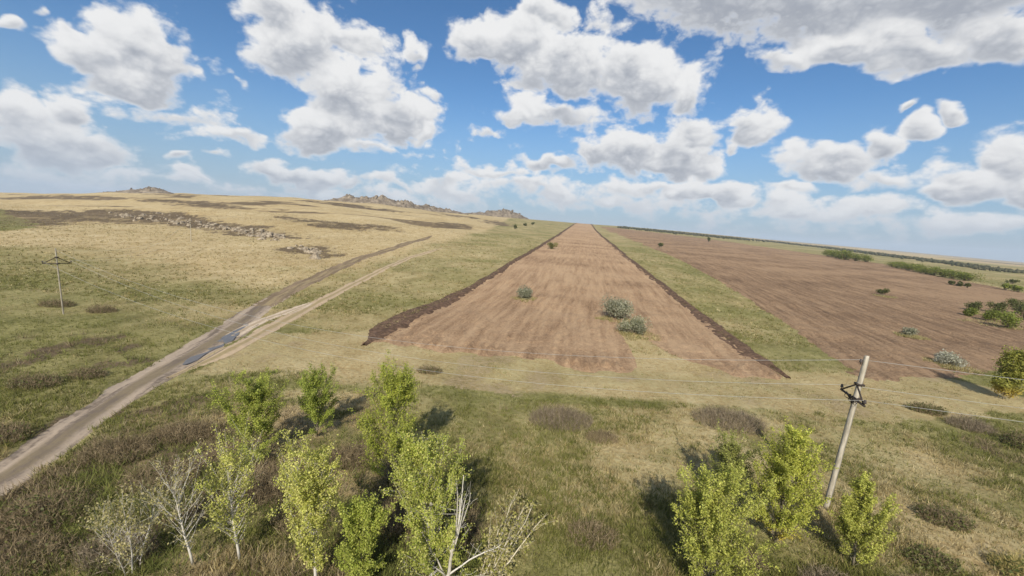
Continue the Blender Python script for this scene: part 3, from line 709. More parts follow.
def make_tree(x, y, h, w, seed, label, lean=(0, 0), leaves=5000, leaf=.040, pal=GREENY, bark=BARK_G, shape='cone', f0=.06, trunk_r=None, nbr=None, tail=None, stems=1, rise=1.15, spread=.075, group='young trees in the foreground scrub', cat='tree', name='young_tree'):
    rng = np.random.default_rng(seed); h = h * .95; leaves = int(leaves * 3.1)
    root = obj(name, None, loc=(x, y, H1(x, y)), label=label, cat=cat, group=group)
    wood = Geo(); C = []; OUT = []; TIP = []
    for st in range(stems):
        sx = rng.normal(0, .25 * w * (stems > 1), 2) if st else np.zeros(2); hh = h * (1 if st == 0 else rng.uniform(.6, .95))
        s = np.linspace(0, 1, 9); wob = np.cumsum(rng.normal(0, .012 * hh, (9, 2)), 0) * s[:, None]
        T = np.stack([sx[0] * .3 + (lean[0] + sx[0] * .9) * s ** 1.2 + wob[:, 0], sx[1] * .3 + (lean[1] + sx[1] * .9) * s ** 1.2 + wob[:, 1], s * hh - .1 * (s == 0)], 1)
        r0 = trunk_r or h * .0125
        tb = Geo(); tb.tube(T, np.linspace(r0 / (1 + .4 * (st > 0)), .008, 9), 7, tint=bark[st % len(bark)])
        obj('trunk', tb.mesh('trunk', True, True), M_BARK, root)
        n = nbr or int(15 * hh)
        for i in range(n):
            f = f0 + (.97 - f0) * ((i + rng.random()) / n)
            p = np.array([np.interp(f, s, T[:, k]) for k in range(3)])
            if shape == 'cone': pr = min(1, .72 + f / .25 * .28) * (1 - f) ** .6 * 1.12
            elif shape == 'oval': pr = math.sin(math.pi * min(1, max(0, (f - f0 * .6) / (1.04 - f0 * .6)))) ** .75
            else: pr = min(1, .25 + f * 1.1) * (1 - .55 * max(0, f - .6) / .4)
            L = max(.18, w * .5 * pr * rng.uniform(.55, 1.2)) * (1.0 / (.55 + .25 * stems) if stems > 1 else 1)
            a = i * 2.39996 + rng.normal(0, .4)
            e = math.radians(rng.normal(38, 9) * rise + 22 * f)
            d = np.array([math.cos(a) * math.cos(e), math.sin(a) * math.cos(e), math.sin(e)])
            L = L / max(.45, math.cos(e)) * .95
            q = np.linspace(0, 1, 5)[:, None]
            B = p + d * L * q + np.array([0, 0, .22 * L]) * q ** 2 + rng.normal(0, .03 * L, (5, 3)) * q
            wood.tube(B, np.linspace(max(.007, r0 * .32 * (1 - .6 * f)), .003, 5), 4, False, tint=bark[i % len(bark)])
            paths = [(B, .3)]
            for k in range(rng.integers(2, 5)):
                t0 = rng.uniform(.25, .9); b0 = np.array([np.interp(t0, q[:, 0], B[:, m]) for m in range(3)])
                dd = unit(d + rng.normal(0, .55, 3) + np.array([0, 0, .25])); l2 = L * rng.uniform(.2, .45)
                S = b0 + dd * l2 * np.linspace(0, 1, 3)[:, None]
                wood.tube(S, [.005, .004, .002], 3, False, tint=bark[k % len(bark)]); paths.append((S, .1))
            for Pp, lo in paths:
                ll = np.linalg.norm(Pp[-1] - Pp[0])
                m = rng.poisson(ll * 165) + 6
                tt = lo + (1.02 - lo) * rng.random(m) ** .8
                c = np.stack([np.interp(tt, np.linspace(0, 1, len(Pp)), Pp[:, k]) for k in range(3)], 1)
                C.append(c + rng.normal(0, spread * (.5 + .5 * min(1, L)), c.shape)); OUT.append(np.tile(d * .4, (m, 1))); TIP.append(tt)
    obj('branches', wood.mesh('branches', False, True), M_BARK, root)
    if leaves:
        C = np.concatenate(C); OUT = np.concatenate(OUT); TIP = np.concatenate(TIP)
        # gaps: whole twigs' worth of leaves are missing here and there
        keep = rng.random(len(C)) < np.clip(1.6 * leaves / len(C) * (.45 + 1.1 * sstep(.35, .65, fbm(C[:, 0] * 1.7 + 9 * seed, C[:, 2] * 1.7 + C[:, 1] * 1.3, seed, 2))), 0, 1)
        C = C[keep]; OUT = OUT[keep]
        if len(C) > leaves:
            k = rng.choice(len(C), leaves, False); C = C[k]; OUT = OUT[k]
        C[:, 2] = np.maximum(C[:, 2], .1)
        V, F = leaf_quads(C, leaf, rng, .4, OUT)
        tn = tint_of(pal, len(C), rng)
        if tail is not None:                    # lower leaves already turned
            k = sstep(tail[0], tail[1], C[:, 2])[:, None]; tn = tn * (1 - k) + np.array(tail[2]) * k
        clump = .75 + .5 * fbm(C[:, 0] * 1.3, C[:, 2] * 1.3 + C[:, 1], seed + 5, 2)
        obj('crown', mesh_np('crown', V, F, False, np.repeat(tn * clump[:, None], 4, 0)), M_LEAF, root)
    return root

G1 = [(.28, .335, .05), (.36, .40, .07), (.45, .46, .10)]
make_tree(-14.7, 22.0, 4.5, 3.5, 11, 'full light green young tree left of its darker neighbour, nearest the track', leaves=8000, lean=(-.1, .1), pal=G1, f0=.03)
make_tree(-12.5, 25.2, 4.1, 3.2, 12, 'small rich green conical tree, farthest back of the foreground trees', leaves=6500, pal=[(.24, .31, .045), (.32, .37, .06), (.40, .42, .085)], f0=.03)
make_tree(-6.4, 21.1, 6.7, 3.8, 13, 'tall dense green columnar tree in the middle of the left thicket', leaves=10500, pal=[(.28, .335, .045), (.37, .405, .06), (.46, .46, .09)], f0=.02, lean=(.1, 0), nbr=130)
make_tree(-10.9, 15.2, 4.4, 2.5, 14, 'thin pale tree with white trunk and sparse leaves', leaves=1800, pal=YELLOW, bark=BARK_W, shape='oval', f0=.16, lean=(-.45, 0), trunk_r=.06, rise=1.2)
make_tree(-7.1, 14.2, 5.0, 2.7, 15, 'yellow-green tree with bright leaves and white trunk at bottom', leaves=6000, pal=YELLOW, bark=BARK_W, shape='oval', f0=.16, lean=(-.25, 0), trunk_r=.07, rise=1.15)
make_tree(-5.3, 14.1, 3.9, 2.2, 16, 'low green sapling at bottom edge beside the yellow-green tree', leaves=5000, pal=G1, lean=(.05, 0))
make_tree(-2.5, 14.6, 6.2, 3.6, 17, 'broad green tree just behind the bare dead trunk', leaves=11000, pal=G1 + [(.52, .49, .15)], bark=BARK_W, f0=.03, lean=(-.3, 0), nbr=120)
make_tree(9.3, 14.9, 4.9, 3.6, 21, 'largest bushy yellow-green tree at bottom right, many upright shoots', leaves=13000, pal=YELLOW[:3] + [(.30, .33, .06)], lean=(-.8, 0), f0=.01, rise=1.25, nbr=150, spread=.07)
make_tree(13.2, 20.8, 4.1, 2.8, 22, 'pale green small tree partly hidden behind the two right-hand trees', leaves=4200, pal=[(.33, .35, .09), (.42, .42, .12), (.28, .30, .07)], lean=(-.8, 0), f0=.02, rise=1.25)
make_tree(14.3, 18.4, 5.9, 3.3, 23, 'upright green tree with yellowing lower leaves near the leaning pole', leaves=12500, pal=[(.36, .40, .055), (.46, .48, .08), (.55, .53, .115)], lean=(-.35, 0), f0=.02, rise=1.2, nbr=130, tail=(1.4, .3, (.50, .36, .05)), spread=.07)
make_tree(17.3, 17.2, 4.3, 2.4, 24, 'round-topped pale green tree right of the leaning pole', leaves=6500, pal=YELLOW[:3], lean=(-.5, 0), f0=.02, rise=1.2, spread=.07)
make_tree(54.6, 42.2, 4.8, 3.4, 25, 'yellowing tree with golden lower crown at right edge', leaves=3600, leaf=.10, pal=[(.30, .30, .06), (.37, .345, .075), (.25, .265, .05)], lean=(.6, 0), f0=.03, spread=.22, tail=(2.0, .6, (.46, .34, .07)), group='trees along the right edge')
make_tree(-12.6, 14.8, 4.0, 2.2, 26, 'bare pale tree leaning left, almost leafless, in brown scrub', leaves=350, pal=DRYLEAF, bark=BARK_W, shape='oval', f0=.18, lean=(-1.0, .1), trunk_r=.055, nbr=46, name='bare_tree')
make_tree(-14.6, 14.2, 2.9, 2.6, 27, 'low pale straw-coloured bush at the foot of the bare leaning tree', leaves=900, pal=DRYLEAF, bark=BARK_W, shape='oval', f0=.05, stems=3, nbr=30, trunk_r=.03, name='dry_bush', cat='bush', group='dry bushes')

def make_dead_tree():
    rng = np.random.default_rng(77); x, y = -1.9, 13.6
    root = obj('dead_tree', None, loc=(x, y, H1(x, y)), label='dead grey tree with upright bare stems and no leaves, bottom centre', cat='tree', group='dead trees')
    base = np.array([0, 0, -.1])
    def limb(a, b, r0, r1, bend, name, tw=5):
        s = np.linspace(0, 1, 8)[:, None]
        P = a * (1 - s) + b * s + np.array(bend) * np.sin(s * math.pi) + rng.normal(0, .02, (8, 3)) * s
        g = Geo(); g.tube(P, np.linspace(r0, r1, 8), 7, tint=BARK_W[rng.integers(3)])
        for k in range(tw):
            t = rng.uniform(.3, .95); p = np.array([np.interp(t, s[:, 0], P[:, m]) for m in range(3)])
            d = unit((b - a) / np.linalg.norm(b - a) + rng.normal(0, .6, 3)); l = rng.uniform(.3, .9)
            Q = p + d * l * np.linspace(0, 1, 4)[:, None] + rng.normal(0, .03, (4, 3)) * np.linspace(0, 1, 4)[:, None]
            g.tube(Q, np.linspace(r1 * .9, .003, 4), 4, tint=BARK_W[rng.integers(3)])
        obj(name, g.mesh(name, True, True), M_BARK, root)
    limb(base, np.array([.35, .1, 3.1]), .085, .055, (.04, 0, 0), 'trunk', 2)
    for dx, dy, h in ((.25, .1, 5.4), (.48, .2, 5.7), (.62, -.1, 5.1), (.78, .3, 4.9), (.38, .4, 4.6)):
        limb(np.array([.3 + .1 * rng.random(), .1, 2.6 + .4 * rng.random()]), np.array([dx + .1, dy, h]), .034, .009, (.05, 0, 0), 'branch', 6)
    for b in ((-1.0, .4, 3.1), (1.9, .7, 2.3), (2.2, .2, 2.9), (-.7, -.4, 2.4), (1.3, -.5, 1.9)):
        limb(np.array([.12, .03, 1.1 + .5 * rng.random()]), np.array(b), .036, .009, (0, 0, .12), 'branch', 9)
make_dead_tree()

def make_leaning_dry():
    rng = np.random.default_rng(78); x, y = -.9, 13.9
    root = obj('leaning_dry_tree', None, loc=(x, y, H1(x, y)), label='half-dead tree leaning right with pale branches fanned over the grass', cat='tree', group='dead trees')
    C = []
    for k in range(11):
        e = np.array([rng.uniform(.5, 2.7), rng.uniform(-.2, 1.9), rng.uniform(1.4, 4.6)])
        s = np.linspace(0, 1, 7)[:, None]
        P = np.array([0, 0, -.05]) * (1 - s) + e * s + np.array([.25, 0, .2]) * np.sin(s * math.pi) + rng.normal(0, .03, (7, 3)) * s
        g = Geo(); g.tube(P, np.linspace(.05 if k < 3 else .03, .008, 7), 6, tint=(.56, .50, .37))
        for j in range(18):
            t = rng.uniform(.25, 1); p = np.array([np.interp(t, s[:, 0], P[:, m]) for m in range(3)])
            d = unit(e + rng.normal(0, 1.5, 3)); l = rng.uniform(.3, .9)
            Q = p + d * l * np.linspace(0, 1, 4)[:, None]
            g.tube(Q, [.009, .007, .005, .003], 3, tint=(.52, .46, .33)); C.append(Q[2] + rng.normal(0, .13, (14, 3)))
        obj('trunk' if k == 0 else 'branch', g.mesh('dry_branch', True, True), M_BARK, root)
    C = np.concatenate(C); V, F = leaf_quads(C, .055, rng)
    obj('crown', mesh_np('crown', V, F, False, np.repeat(tint_of(DRYLEAF + [(.3, .3, .06)], len(C), rng), 4, 0)), M_LEAF, root)
make_leaning_dry()

def make_bush(x, y, h, w, seed, label, pal, leaves=1600, leaf=.12, group='bushes on the ploughed land', cat='bush', name='bush', lumps=7, mesh_from=None):
    rng = np.random.default_rng(seed); leaves = int(leaves * 1.7); leaf = leaf * .72
    root = obj(name, None, loc=(x, y, H1(x, y)), label=label, cat=cat, group=group)
    if mesh_from is not None:
        for ch in mesh_from.children:
            c = ch.copy(); col.objects.link(c); c.parent = root
        root.rotation_euler.z = rng.uniform(0, 6.28); s = rng.uniform(.75, 1.2); root.scale = (s, s, s * rng.uniform(.85, 1.15))
        return root
    g = Geo()
    LC = np.stack([rng.normal(0, .19 * w, lumps), rng.normal(0, .19 * w, lumps), rng.uniform(.35, .75, lumps) * h], 1)
    LR = rng.uniform(.24, .40, lumps) * min(w, 1.6 * h)
    for i in range(lumps * 3):
        e = LC[i % lumps] + rng.normal(0, .5, 3) * LR[i % lumps]; e[2] = max(e[2], .3 * h)
        s = np.linspace(0, 1, 5)[:, None]
        g.tube(np.array([*rng.normal(0, .06 * w, 2), -.05]) * (1 - s) + e * s + np.array([0, 0, .1 * h]) * np.sin(s * math.pi), np.linspace(.02 * h, .006 * h, 5), 4, False, tint=(.22, .18, .12))
    obj('stems', g.mesh('stems', False, True), M_BARK, root)
    k = rng.integers(0, lumps, leaves); d = unit(rng.normal(0, 1, (leaves, 3)))
    C = LC[k] + d * LR[k][:, None] * (rng.random((leaves, 1)) ** .45) * np.array([1, 1, .9]) * rng.uniform(.8, 1.15, (leaves, 1))
    C[:, 2] = np.abs(C[:, 2]) + .03
    V, F = leaf_quads(C, leaf, rng, .4, d * .5)
    cl = .75 + .5 * rng.random(lumps)[k]
    obj('foliage', mesh_np('foliage', V, F, False, np.repeat(tint_of(pal, leaves, rng) * cl[:, None], 4, 0)), M_LEAF, root)
    return root
SILVER = [(.26, .265, .16), (.36, .355, .24), (.46, .44, .32), (.19, .20, .11)]
OLIVE = [(.13, .14, .035), (.19, .19, .05), (.25, .23, .075)]
BRIGHT = [(.20, .24, .04), (.28, .31, .055), (.15, .18, .035)]
DARKG = [(.085, .10, .03), (.12, .135, .038), (.17, .175, .055)]
make_bush(18.3, 68.5, 3.5, 5.6, 31, 'largest silvery grey-green bush on the ploughed strip', SILVER, 3600, .15, lumps=11)
make_bush(19.0, 59.6, 2.3, 4.2, 32, 'low silvery bush just in front of the largest one on the strip', SILVER + [(.24, .24, .10)], 2400, .13, lumps=9)
make_bush(2.8, 80.6, 2.5, 3.4, 33, 'small lone silvery bush on the left half of the ploughed strip', SILVER + [(.12, .13, .07)], 1700, .15)
make_bush(19.3, 213.8, 3.4, 4.6, 34, 'distant dark bush beside the furrow bank on the strip', OLIVE, 700, .3)
make_bush(61.9, 55.0, 1.6, 3.2, 35, 'pale silvery bush at the near edge of the right field', SILVER[1:3] + [(.5, .49, .4)], 2000, .13, lumps=9)
make_bush(75.1, 74.0, 1.6, 2.8, 36, 'small pale bush in the middle of the right field', SILVER, 900, .14)
make_bush(127.1, 136.8, 3.2, 2.6, 37, 'small upright dark green bush standing in the right field', DARKG, 500, .25)
make_bush(121.9, 339.3, 5, 5, 38, 'tiny dark bush far up the right field near the grass strip', DARKG, 300, .55)
make_bush(334, 700, 9, 6, 39, 'tiny lone tree at the far edge of the right field', DARKG, 250, .9, cat='tree', name='far_tree')
for i, (x, y, h, w, pal, lb) in enumerate([
    (135.8, 116.3, 3.0, 3.6, DARKG, 'dark bush at the back left of the green clump in right field'),
    (141.0, 115.5, 3.4, 4.0, DARKG, 'dark round bush in the middle back of the green clump, right field'),
    (148.5, 116.8, 5.2, 4.4, DARKG, 'tallest dark round tree behind the green clump at right'),
    (136.0, 104.5, 4.6, 5.0, DARKG, 'dark bush cut by the right edge beside the green clump'),
    (119.5, 99.0, 3.0, 4.2, BRIGHT, 'bright green bush in the centre of the clump in right field'),
    (113.5, 90.5, 3.8, 5.2, BRIGHT, 'largest bright green bush at the front of the clump'),
    (121.5, 105.0, 2.4, 3.2, BRIGHT, 'low bright green bush at the left end of the clump')]):
    make_bush(x, y, h, w, 40 + i, lb, pal, 900, .22, group='green clump in the right field')
for i, (x, y, lb) in enumerate([(235.6, 215.1, 'leftmost of three little dark bushes at far edge of right field'), (235.5, 211, 'middle of three little dark bushes at far edge of right field'), (231.2, 203.8, 'rightmost of three little dark bushes at far edge of right field'),
                                (327.6, 263.8, 'single dark bush in the grass near the right edge'), (254.2, 206.9, 'light green bush at the right edge beyond the field, left one'), (254, 201.5, 'light green bush at the right edge beyond the field, right one')]):
    make_bush(x, y, 2.6 if i < 3 else 3.4, 2.8 if i < 3 else 4.0, 60 + i, lb, BRIGHT if i > 3 else DARKG, 260, .5, group='bushes at the field margin')
for i, (x, y, lb) in enumerate([(12.8, 601, 'middle of three dark specks of bush on the far grassy slope'), (-1.3, 470, 'left of three dark specks of bush on the far grassy slope'), (27.9, 683, 'right of three dark specks of bush on the far grassy slope')]):
    make_bush(x, y, 5, 6, 70 + i, lb, DARKG, 200, .8, group='bushes on the far grassy slope')
# two willow thickets beyond the right field
HED1 = [(407, 524), (398, 506), (389, 488), (378, 468), (371, 452), (381, 450), (391, 448)]
HED2 = [(362, 385), (350, 368), (340, 352), (331, 338), (326, 326), (318, 314), (310, 302), (303, 291), (304, 284), (300, 275), (293, 262), (284, 252)]
wa = None
for i, (x, y) in enumerate(HED1 + HED2):
    first = i < len(HED1)
    nth = ('first', 'second', 'third', 'fourth', 'fifth', 'sixth', 'seventh', 'eighth', 'ninth', 'tenth', 'eleventh', 'twelfth')[i if first else i - len(HED1)]
    lb = f"{nth} green bush from the left in the {'far short' if first else 'long'} thicket beyond the right field"
    gp = 'far short thicket' if first else 'long thicket'
    o = make_bush(x, y, 8.5 if wa is None else 1, 15, 80 + i, lb, [(.12, .16, .025), (.18, .21, .035), (.24, .25, .05)], 900, .62, group=gp, mesh_from=wa, lumps=12)
    wa = wa or o
    if not first: o.scale = [q * .62 for q in o.scale]

# ---------------------------------------------------------------- low bare shrubs and weeds in the rough ground
def make_shrub(x, y, h, w, seed, label, pal, stems=700, width=.012, name='bare_shrub', group='low shrubs in the rough grass', leafy=0, lpal=None):
    rng = np.random.default_rng(seed)
    n = stems
    rr = np.sqrt(rng.random(n)) * w / 2; a = rng.random(n) * 6.283
    B = np.stack([rr * np.cos(a), rr * np.sin(a) * .7, rr * 0], 1)
    z0 = H1(x, y); B[:, 2] = height(x + B[:, 0], y + B[:, 1]) - z0 - .03
    hh = h * (1 - .55 * (2 * rr / w) ** 2) * rng.uniform(.5, 1.1, n)
    d = rng.normal(0, .32, (n, 3)); d[:, :2] += B[:, :2] / w * .9; d[:, 2] = 1; d = unit(d)
    T = B + d * hh[:, None]
    s = unit(np.cross(d, rng.normal(0, 1, (n, 3)))) * width
    V = [np.stack([B - s, B + s, T], 1).reshape(-1, 3)]
    m = n * 3                                   # side twigs
    k = rng.integers(0, n, m); f = rng.uniform(.3, .95, (m, 1)); P = B[k] + (T - B)[k] * f
    d2 = unit(d[k] + rng.normal(0, .8, (m, 3))); l2 = hh[k][:, None] * rng.uniform(.2, .5, (m, 1)); s2 = unit(np.cross(d2, rng.normal(0, 1, (m, 3)))) * width * .8
    V.append(np.stack([P - s2, P + s2, P + d2 * l2], 1).reshape(-1, 3))
    V = np.concatenate(V); F = np.arange(len(V)).reshape(-1, 3)
    tn = tint_of(pal, len(F), rng)
    me = mesh_np('shrub_twigs', V, F, False, np.repeat(tn, 3, 0))
    if not leafy:
        return obj(name, me, M_TWIG, label=label, cat='shrub', group=group, loc=(x, y, z0))
    root = obj(name, None, loc=(x, y, z0), label=label, cat='shrub', group=group)
    obj('twigs', me, M_TWIG, root)
    k = rng.integers(0, n, leafy); C = B[k] + (T - B)[k] * rng.uniform(.3, 1, (leafy, 1)) + rng.normal(0, .08, (leafy, 3))
    V, F = leaf_quads(C, .07, rng)
    obj('foliage', mesh_np('foliage', V, F, False, np.repeat(tint_of(lpal, leafy, rng), 4, 0)), M_LEAF, root)
    return root
BROWN = [(.19, .142, .08), (.25, .19, .11), (.14, .105, .06), (.31, .245, .145)]
GREYB = [(.21, .165, .11), (.29, .235, .16), (.15, .115, .075)]
WEED = [(.13, .145, .036), (.19, .195, .055), (.09, .105, .027)]
for i, (x, y, h, w, pal, lf, lb) in enumerate([
    (4.6, 30.0, 1.3, 5.0, GREYB, 0, 'wide grey-brown bare shrub in the grass in front of the strip'),
    (18.9, 31.6, 1.3, 5.8, GREYB, 0, 'grey-brown bare shrub behind the trees on the right'),
    (7.4, 27.6, .7, 2.4, BROWN, 0, 'faint low brown shrub just right of the wide grey one'),
    (4.9, 17.9, .8, 2.6, BROWN, 0, 'low brown shrub alone in the grass at bottom centre'),
    (-37.3, 29.9, 1.1, 3.4, BROWN, 500, 'brown weedy shrub left of the track near left edge'),
    (-35.6, 32.2, 1.0, 2.6, BROWN, 300, 'smaller brown shrub between the left-edge shrub and the track'),
    (-30.6, 22.6, 1.1, 2.8, BROWN, 200, 'dark brown shrub at left edge beside the track'),
    (-62.5, 53.6, 1.0, 4.0, BROWN, 500, 'low dark shrub just left of the meadow pole'),
    (-55.0, 52.3, 1.1, 3.4, BROWN, 200, 'dark brown shrub just right of the meadow pole'),
    (41.7, 33.9, 1.2, 3.6, GREYB, 0, 'grey twiggy shrub in dry grass near the right edge'),
    (41.0, 37.0, 1.0, 3.0, BROWN, 900, 'low dark green weedy shrub in the dry grass at right'),
    (43.0, 31.0, 1.6, 2.8, BROWN, 1600, 'dark green shrub cut by the right edge'),
    (25.7, 21.0, .9, 2.6, BROWN, 700, 'low green weedy shrub in the lower right grass'),
    (21.5, 17.6, .7, 2.0, BROWN, 900, 'dark green patch of weeds at bottom right'),
    (-7.7, 38.5, .8, 2.4, BROWN, 300, 'small shrub on the green bank below the strip corner'),
    (-22.6, 21.6, 1.5, 3.6, BROWN, 0, 'dark brown shrub right beside the track at lower left'),
    (-20.6, 24.0, 1.3, 3.4, BROWN, 0, 'brown shrub on the right of the track, left of the trees'),
    (-18.0, 19.4, 1.4, 3.6, BROWN, 100, 'brown shrub below the first green tree'),
    (-21.0, 16.8, 1.2, 3.4, BROWN, 700, 'brown and green tangled shrub near the lower left corner'),
    (-19.0, 14.4, 1.0, 3.2, BROWN, 200, 'brown shrub at the lower left corner of the view'),
    (-16.0, 15.0, 1.2, 2.8, GREYB, 0, 'greyish shrub left of the bare leaning tree'),
    (-12.0, 19.6, 1.3, 3.2, BROWN, 0, 'dark brown shrub in front of the first green tree'),
    (-9.4, 17.6, 1.3, 2.6, BROWN, 0, 'brown shrub between the sparse pale tree and yellow-green tree'),
    (-9.2, 22.8, 1.2, 2.8, BROWN, 0, 'brown shrub between the conical tree and columnar tree'),
    (-4.2, 17.6, 1.1, 2.6, BROWN, 0, 'dark shrub at the foot of the tall columnar tree'),
    (11.6, 17.0, .9, 2.4, BROWN, 0, 'brown shrub between the two big right-hand trees'),
    (15.0, 15.6, 1.0, 2.6, GREYB, 0, 'greyish brown shrub at bottom right under the trees'),
    (19.5, 15.6, .8, 2.8, BROWN, 0, 'low brown shrub at bottom edge right of the pale green tree'),
    (25.5, 17.4, 1.0, 2.2, [(.42, .34, .12), (.5, .4, .16), (.3, .25, .09)], 500, 'golden weedy shrub in the lower right corner')]):
    make_shrub(x, y, h, w, 200 + i, lb, pal, int(230 * w), leafy=lf, lpal=WEED)

# ---------------------------------------------------------------- rocks
M_ROCK = mat_plain('lichened_granite', [(.13, .10, .07), (.27, .22, .155), (.42, .355, .26)], .9, .9, .15, .8)
M_ROCKF = mat_plain('far_granite', [(.09, .07, .05), (.18, .145, .105), (.30, .25, .185)], .12, .9, .15, .8)
def rock_mesh(seed, sx=1, sy=1, sz=.7):
    rng = np.random.default_rng(seed)
    bm = bmesh.new(); bmesh.ops.create_icosphere(bm, subdivisions=2, radius=1)
    planes = [(Vector(unit(rng.normal(0, 1, 3))), rng.uniform(.55, .9)) for _ in range(9)]
    for v in bm.verts:
        for n, d in planes:                     # broken faces
            k = v.co.dot(n) - d
            if k > 0: v.co -= n * k
        v.co *= 1 + rng.normal(0, .05)
        v.co.x *= sx; v.co.y *= sy; v.co.z *= sz
    me = bpy.data.meshes.new('rock'); bm.to_mesh(me); bm.free()
    return me
ROCKS = [rock_mesh(300 + i, 1.2, 1, .6 + .06 * i) for i in range(7)]
FROCKS = [rock_mesh(330 + i, .9, .8, 1.05) for i in range(6)]
for m_ in ROCKS: m_.materials.append(M_ROCK)
for m_ in FROCKS: m_.materials.append(M_ROCKF)
def scatter_boulders(pts, n, smin, smax, spread, label, group, seed):
    rng = np.random.default_rng(seed); P = np.array(pts, float)
    for i in range(n):
        t = rng.random() * (len(P) - 1); k = int(t); p = P[k] + (P[k + 1] - P[k]) * (t - k)
        r = np.hypot(*p); p = p * (1 + rng.normal(0, spread)) + rng.normal(0, .006 * r, 2)
        s = smin + (smax - smin) * rng.random() ** 2.2
        o = obj('boulder', ROCKS[rng.integers(len(ROCKS))], None, loc=(p[0], p[1], H1(*p) + .12 * s), label=label, cat='boulder', group=group)
        o.scale = (s * rng.uniform(.8, 1.3), s, s * rng.uniform(.7, 1.3)); o.rotation_euler = (rng.normal(0, .2), rng.normal(0, .2), rng.uniform(0, 6.28))
scatter_boulders([(-289, 290), (-240, 255), (-205, 236), (-181, 224)], 90, .4, 1.8, .045, 'grey boulder in the left half of the rocky band on the hillside', 'boulders of the rocky band, left half', 1)
scatter_boulders([(-181, 224), (-155, 208), (-135, 194), (-118, 184), (-102, 174)], 130, .35, 1.8, .04, 'grey boulder in the right half of the rocky band on the hillside', 'boulders of the rocky band, right half', 2)
scatter_boulders([(-82, 146), (-74, 143), (-68, 138), (-63, 128)], 34, .4, 1.5, .04, 'grey boulder in the small stony patch above the upper track', 'boulders of the small stony patch', 3)

def outcrop(label, ridge, seed, nrock):
    """a crest of broken rock: ridge = (x, y, height, half width) along it, with loose blocks on top"""
    rng = np.random.default_rng(seed); R = np.array(ridge, float); cx, cy = R[len(R) // 2, :2]; z0 = H1(cx, cy)
    root = obj('rock_outcrop', None, loc=(cx, cy, z0), label=label, cat='rock outcrop', group='rock outcrops on the skyline')
    d = np.concatenate([[0], np.cumsum(np.hypot(*np.diff(R[:, :2], axis=0).T))])
    ns, nv = int(d[-1] / 2.2), 26
    s = np.linspace(0, d[-1], ns); C = np.stack([np.interp(s, d, R[:, k]) for k in range(4)], 1)
    v = np.linspace(-1, 1, nv)
    X = np.repeat(C[:, 0][:, None], nv, 1); Y = C[:, 1][:, None] + v[None] * C[:, 3][:, None]
    X = X + rng.normal(0, .5, X.shape); Y = Y + rng.normal(0, .5, Y.shape)
    rid = 1 - np.abs(2 * fbm(X / 16, Y / 16, seed, 4) - 1)
    blk = np.floor(fbm(X / 9, Y / 12, seed + 3, 3) * 9) / 9
    Z = C[:, 2][:, None] * (1 - np.abs(v)[None] ** 1.6) * (.35 + .55 * rid + .75 * (blk - .35)) + rng.normal(0, .25, X.shape)
    Z = np.where(np.abs(v)[None] > .99, -3, Z)
    Z = Z + height(X.ravel(), Y.ravel()).reshape(X.shape)
    me = mesh_np('crag', np.stack([X.ravel() - cx, Y.ravel() - cy, Z.ravel() - z0], 1), grid_faces(ns, nv))
    obj('crag', me, M_ROCKF, root)
    for i in range(nrock):
        k = rng.integers(2, ns - 2); j = rng.integers(6, nv - 6); q = C[k, 2] * rng.uniform(.08, .26) + .5
        o = obj('rock', FROCKS[rng.integers(len(FROCKS))], None, root, loc=(X[k, j] - cx, Y[k, j] - cy, Z[k, j] - z0 + .2 * q))
        o.scale = (q * rng.uniform(.7, 1.5), q, q * rng.uniform(.7, 1.5)); o.rotation_euler = (rng.normal(0, .4), rng.normal(0, .4), rng.uniform(0, 6.28))
outcrop('jagged rocky outcrop on the skyline above the tracks',
        [(-400, 850, 1.6, 20), (-372, 850, 7, 24), (-352, 850, 16.4, 26), (-338, 850, 10.9, 26), (-318, 852, 12.5, 28), (-298, 855, 14, 28), (-284, 858, 23.4, 28), (-272, 864, 14.8, 28), (-258, 880, 12.5, 28), (-243, 895, 17.9, 28), (-228, 910, 10.9, 28), (-205, 930, 12.5, 30), (-180, 950, 9.4, 28), (-150, 970, 7, 26), (-120, 990, 2.3, 20)], 5, 40)
outcrop('low rounded rocky knoll on the skyline left of the strip',
        [(-140, 1080, 1.2, 24), (-110, 1105, 6.2, 34), (-80, 1130, 13.6, 40), (-50, 1150, 19.8, 44), (-25, 1160, 21.1, 44), (0, 1170, 16.7, 40), (22, 1180, 6.2, 30), (35, 1185, 1.2, 20)], 6, 24)
outcrop('flat dark rocky hilltop on the skyline at far left',
        [(-845, 800, 0.5, 20), (-810, 800, 3, 26), (-775, 800, 6, 30), (-745, 800, 9, 32), (-725, 800, 13, 32), (-712, 800, 12, 30), (-700, 800, 7, 26), (-690, 800, 1, 18)], 7, 24)

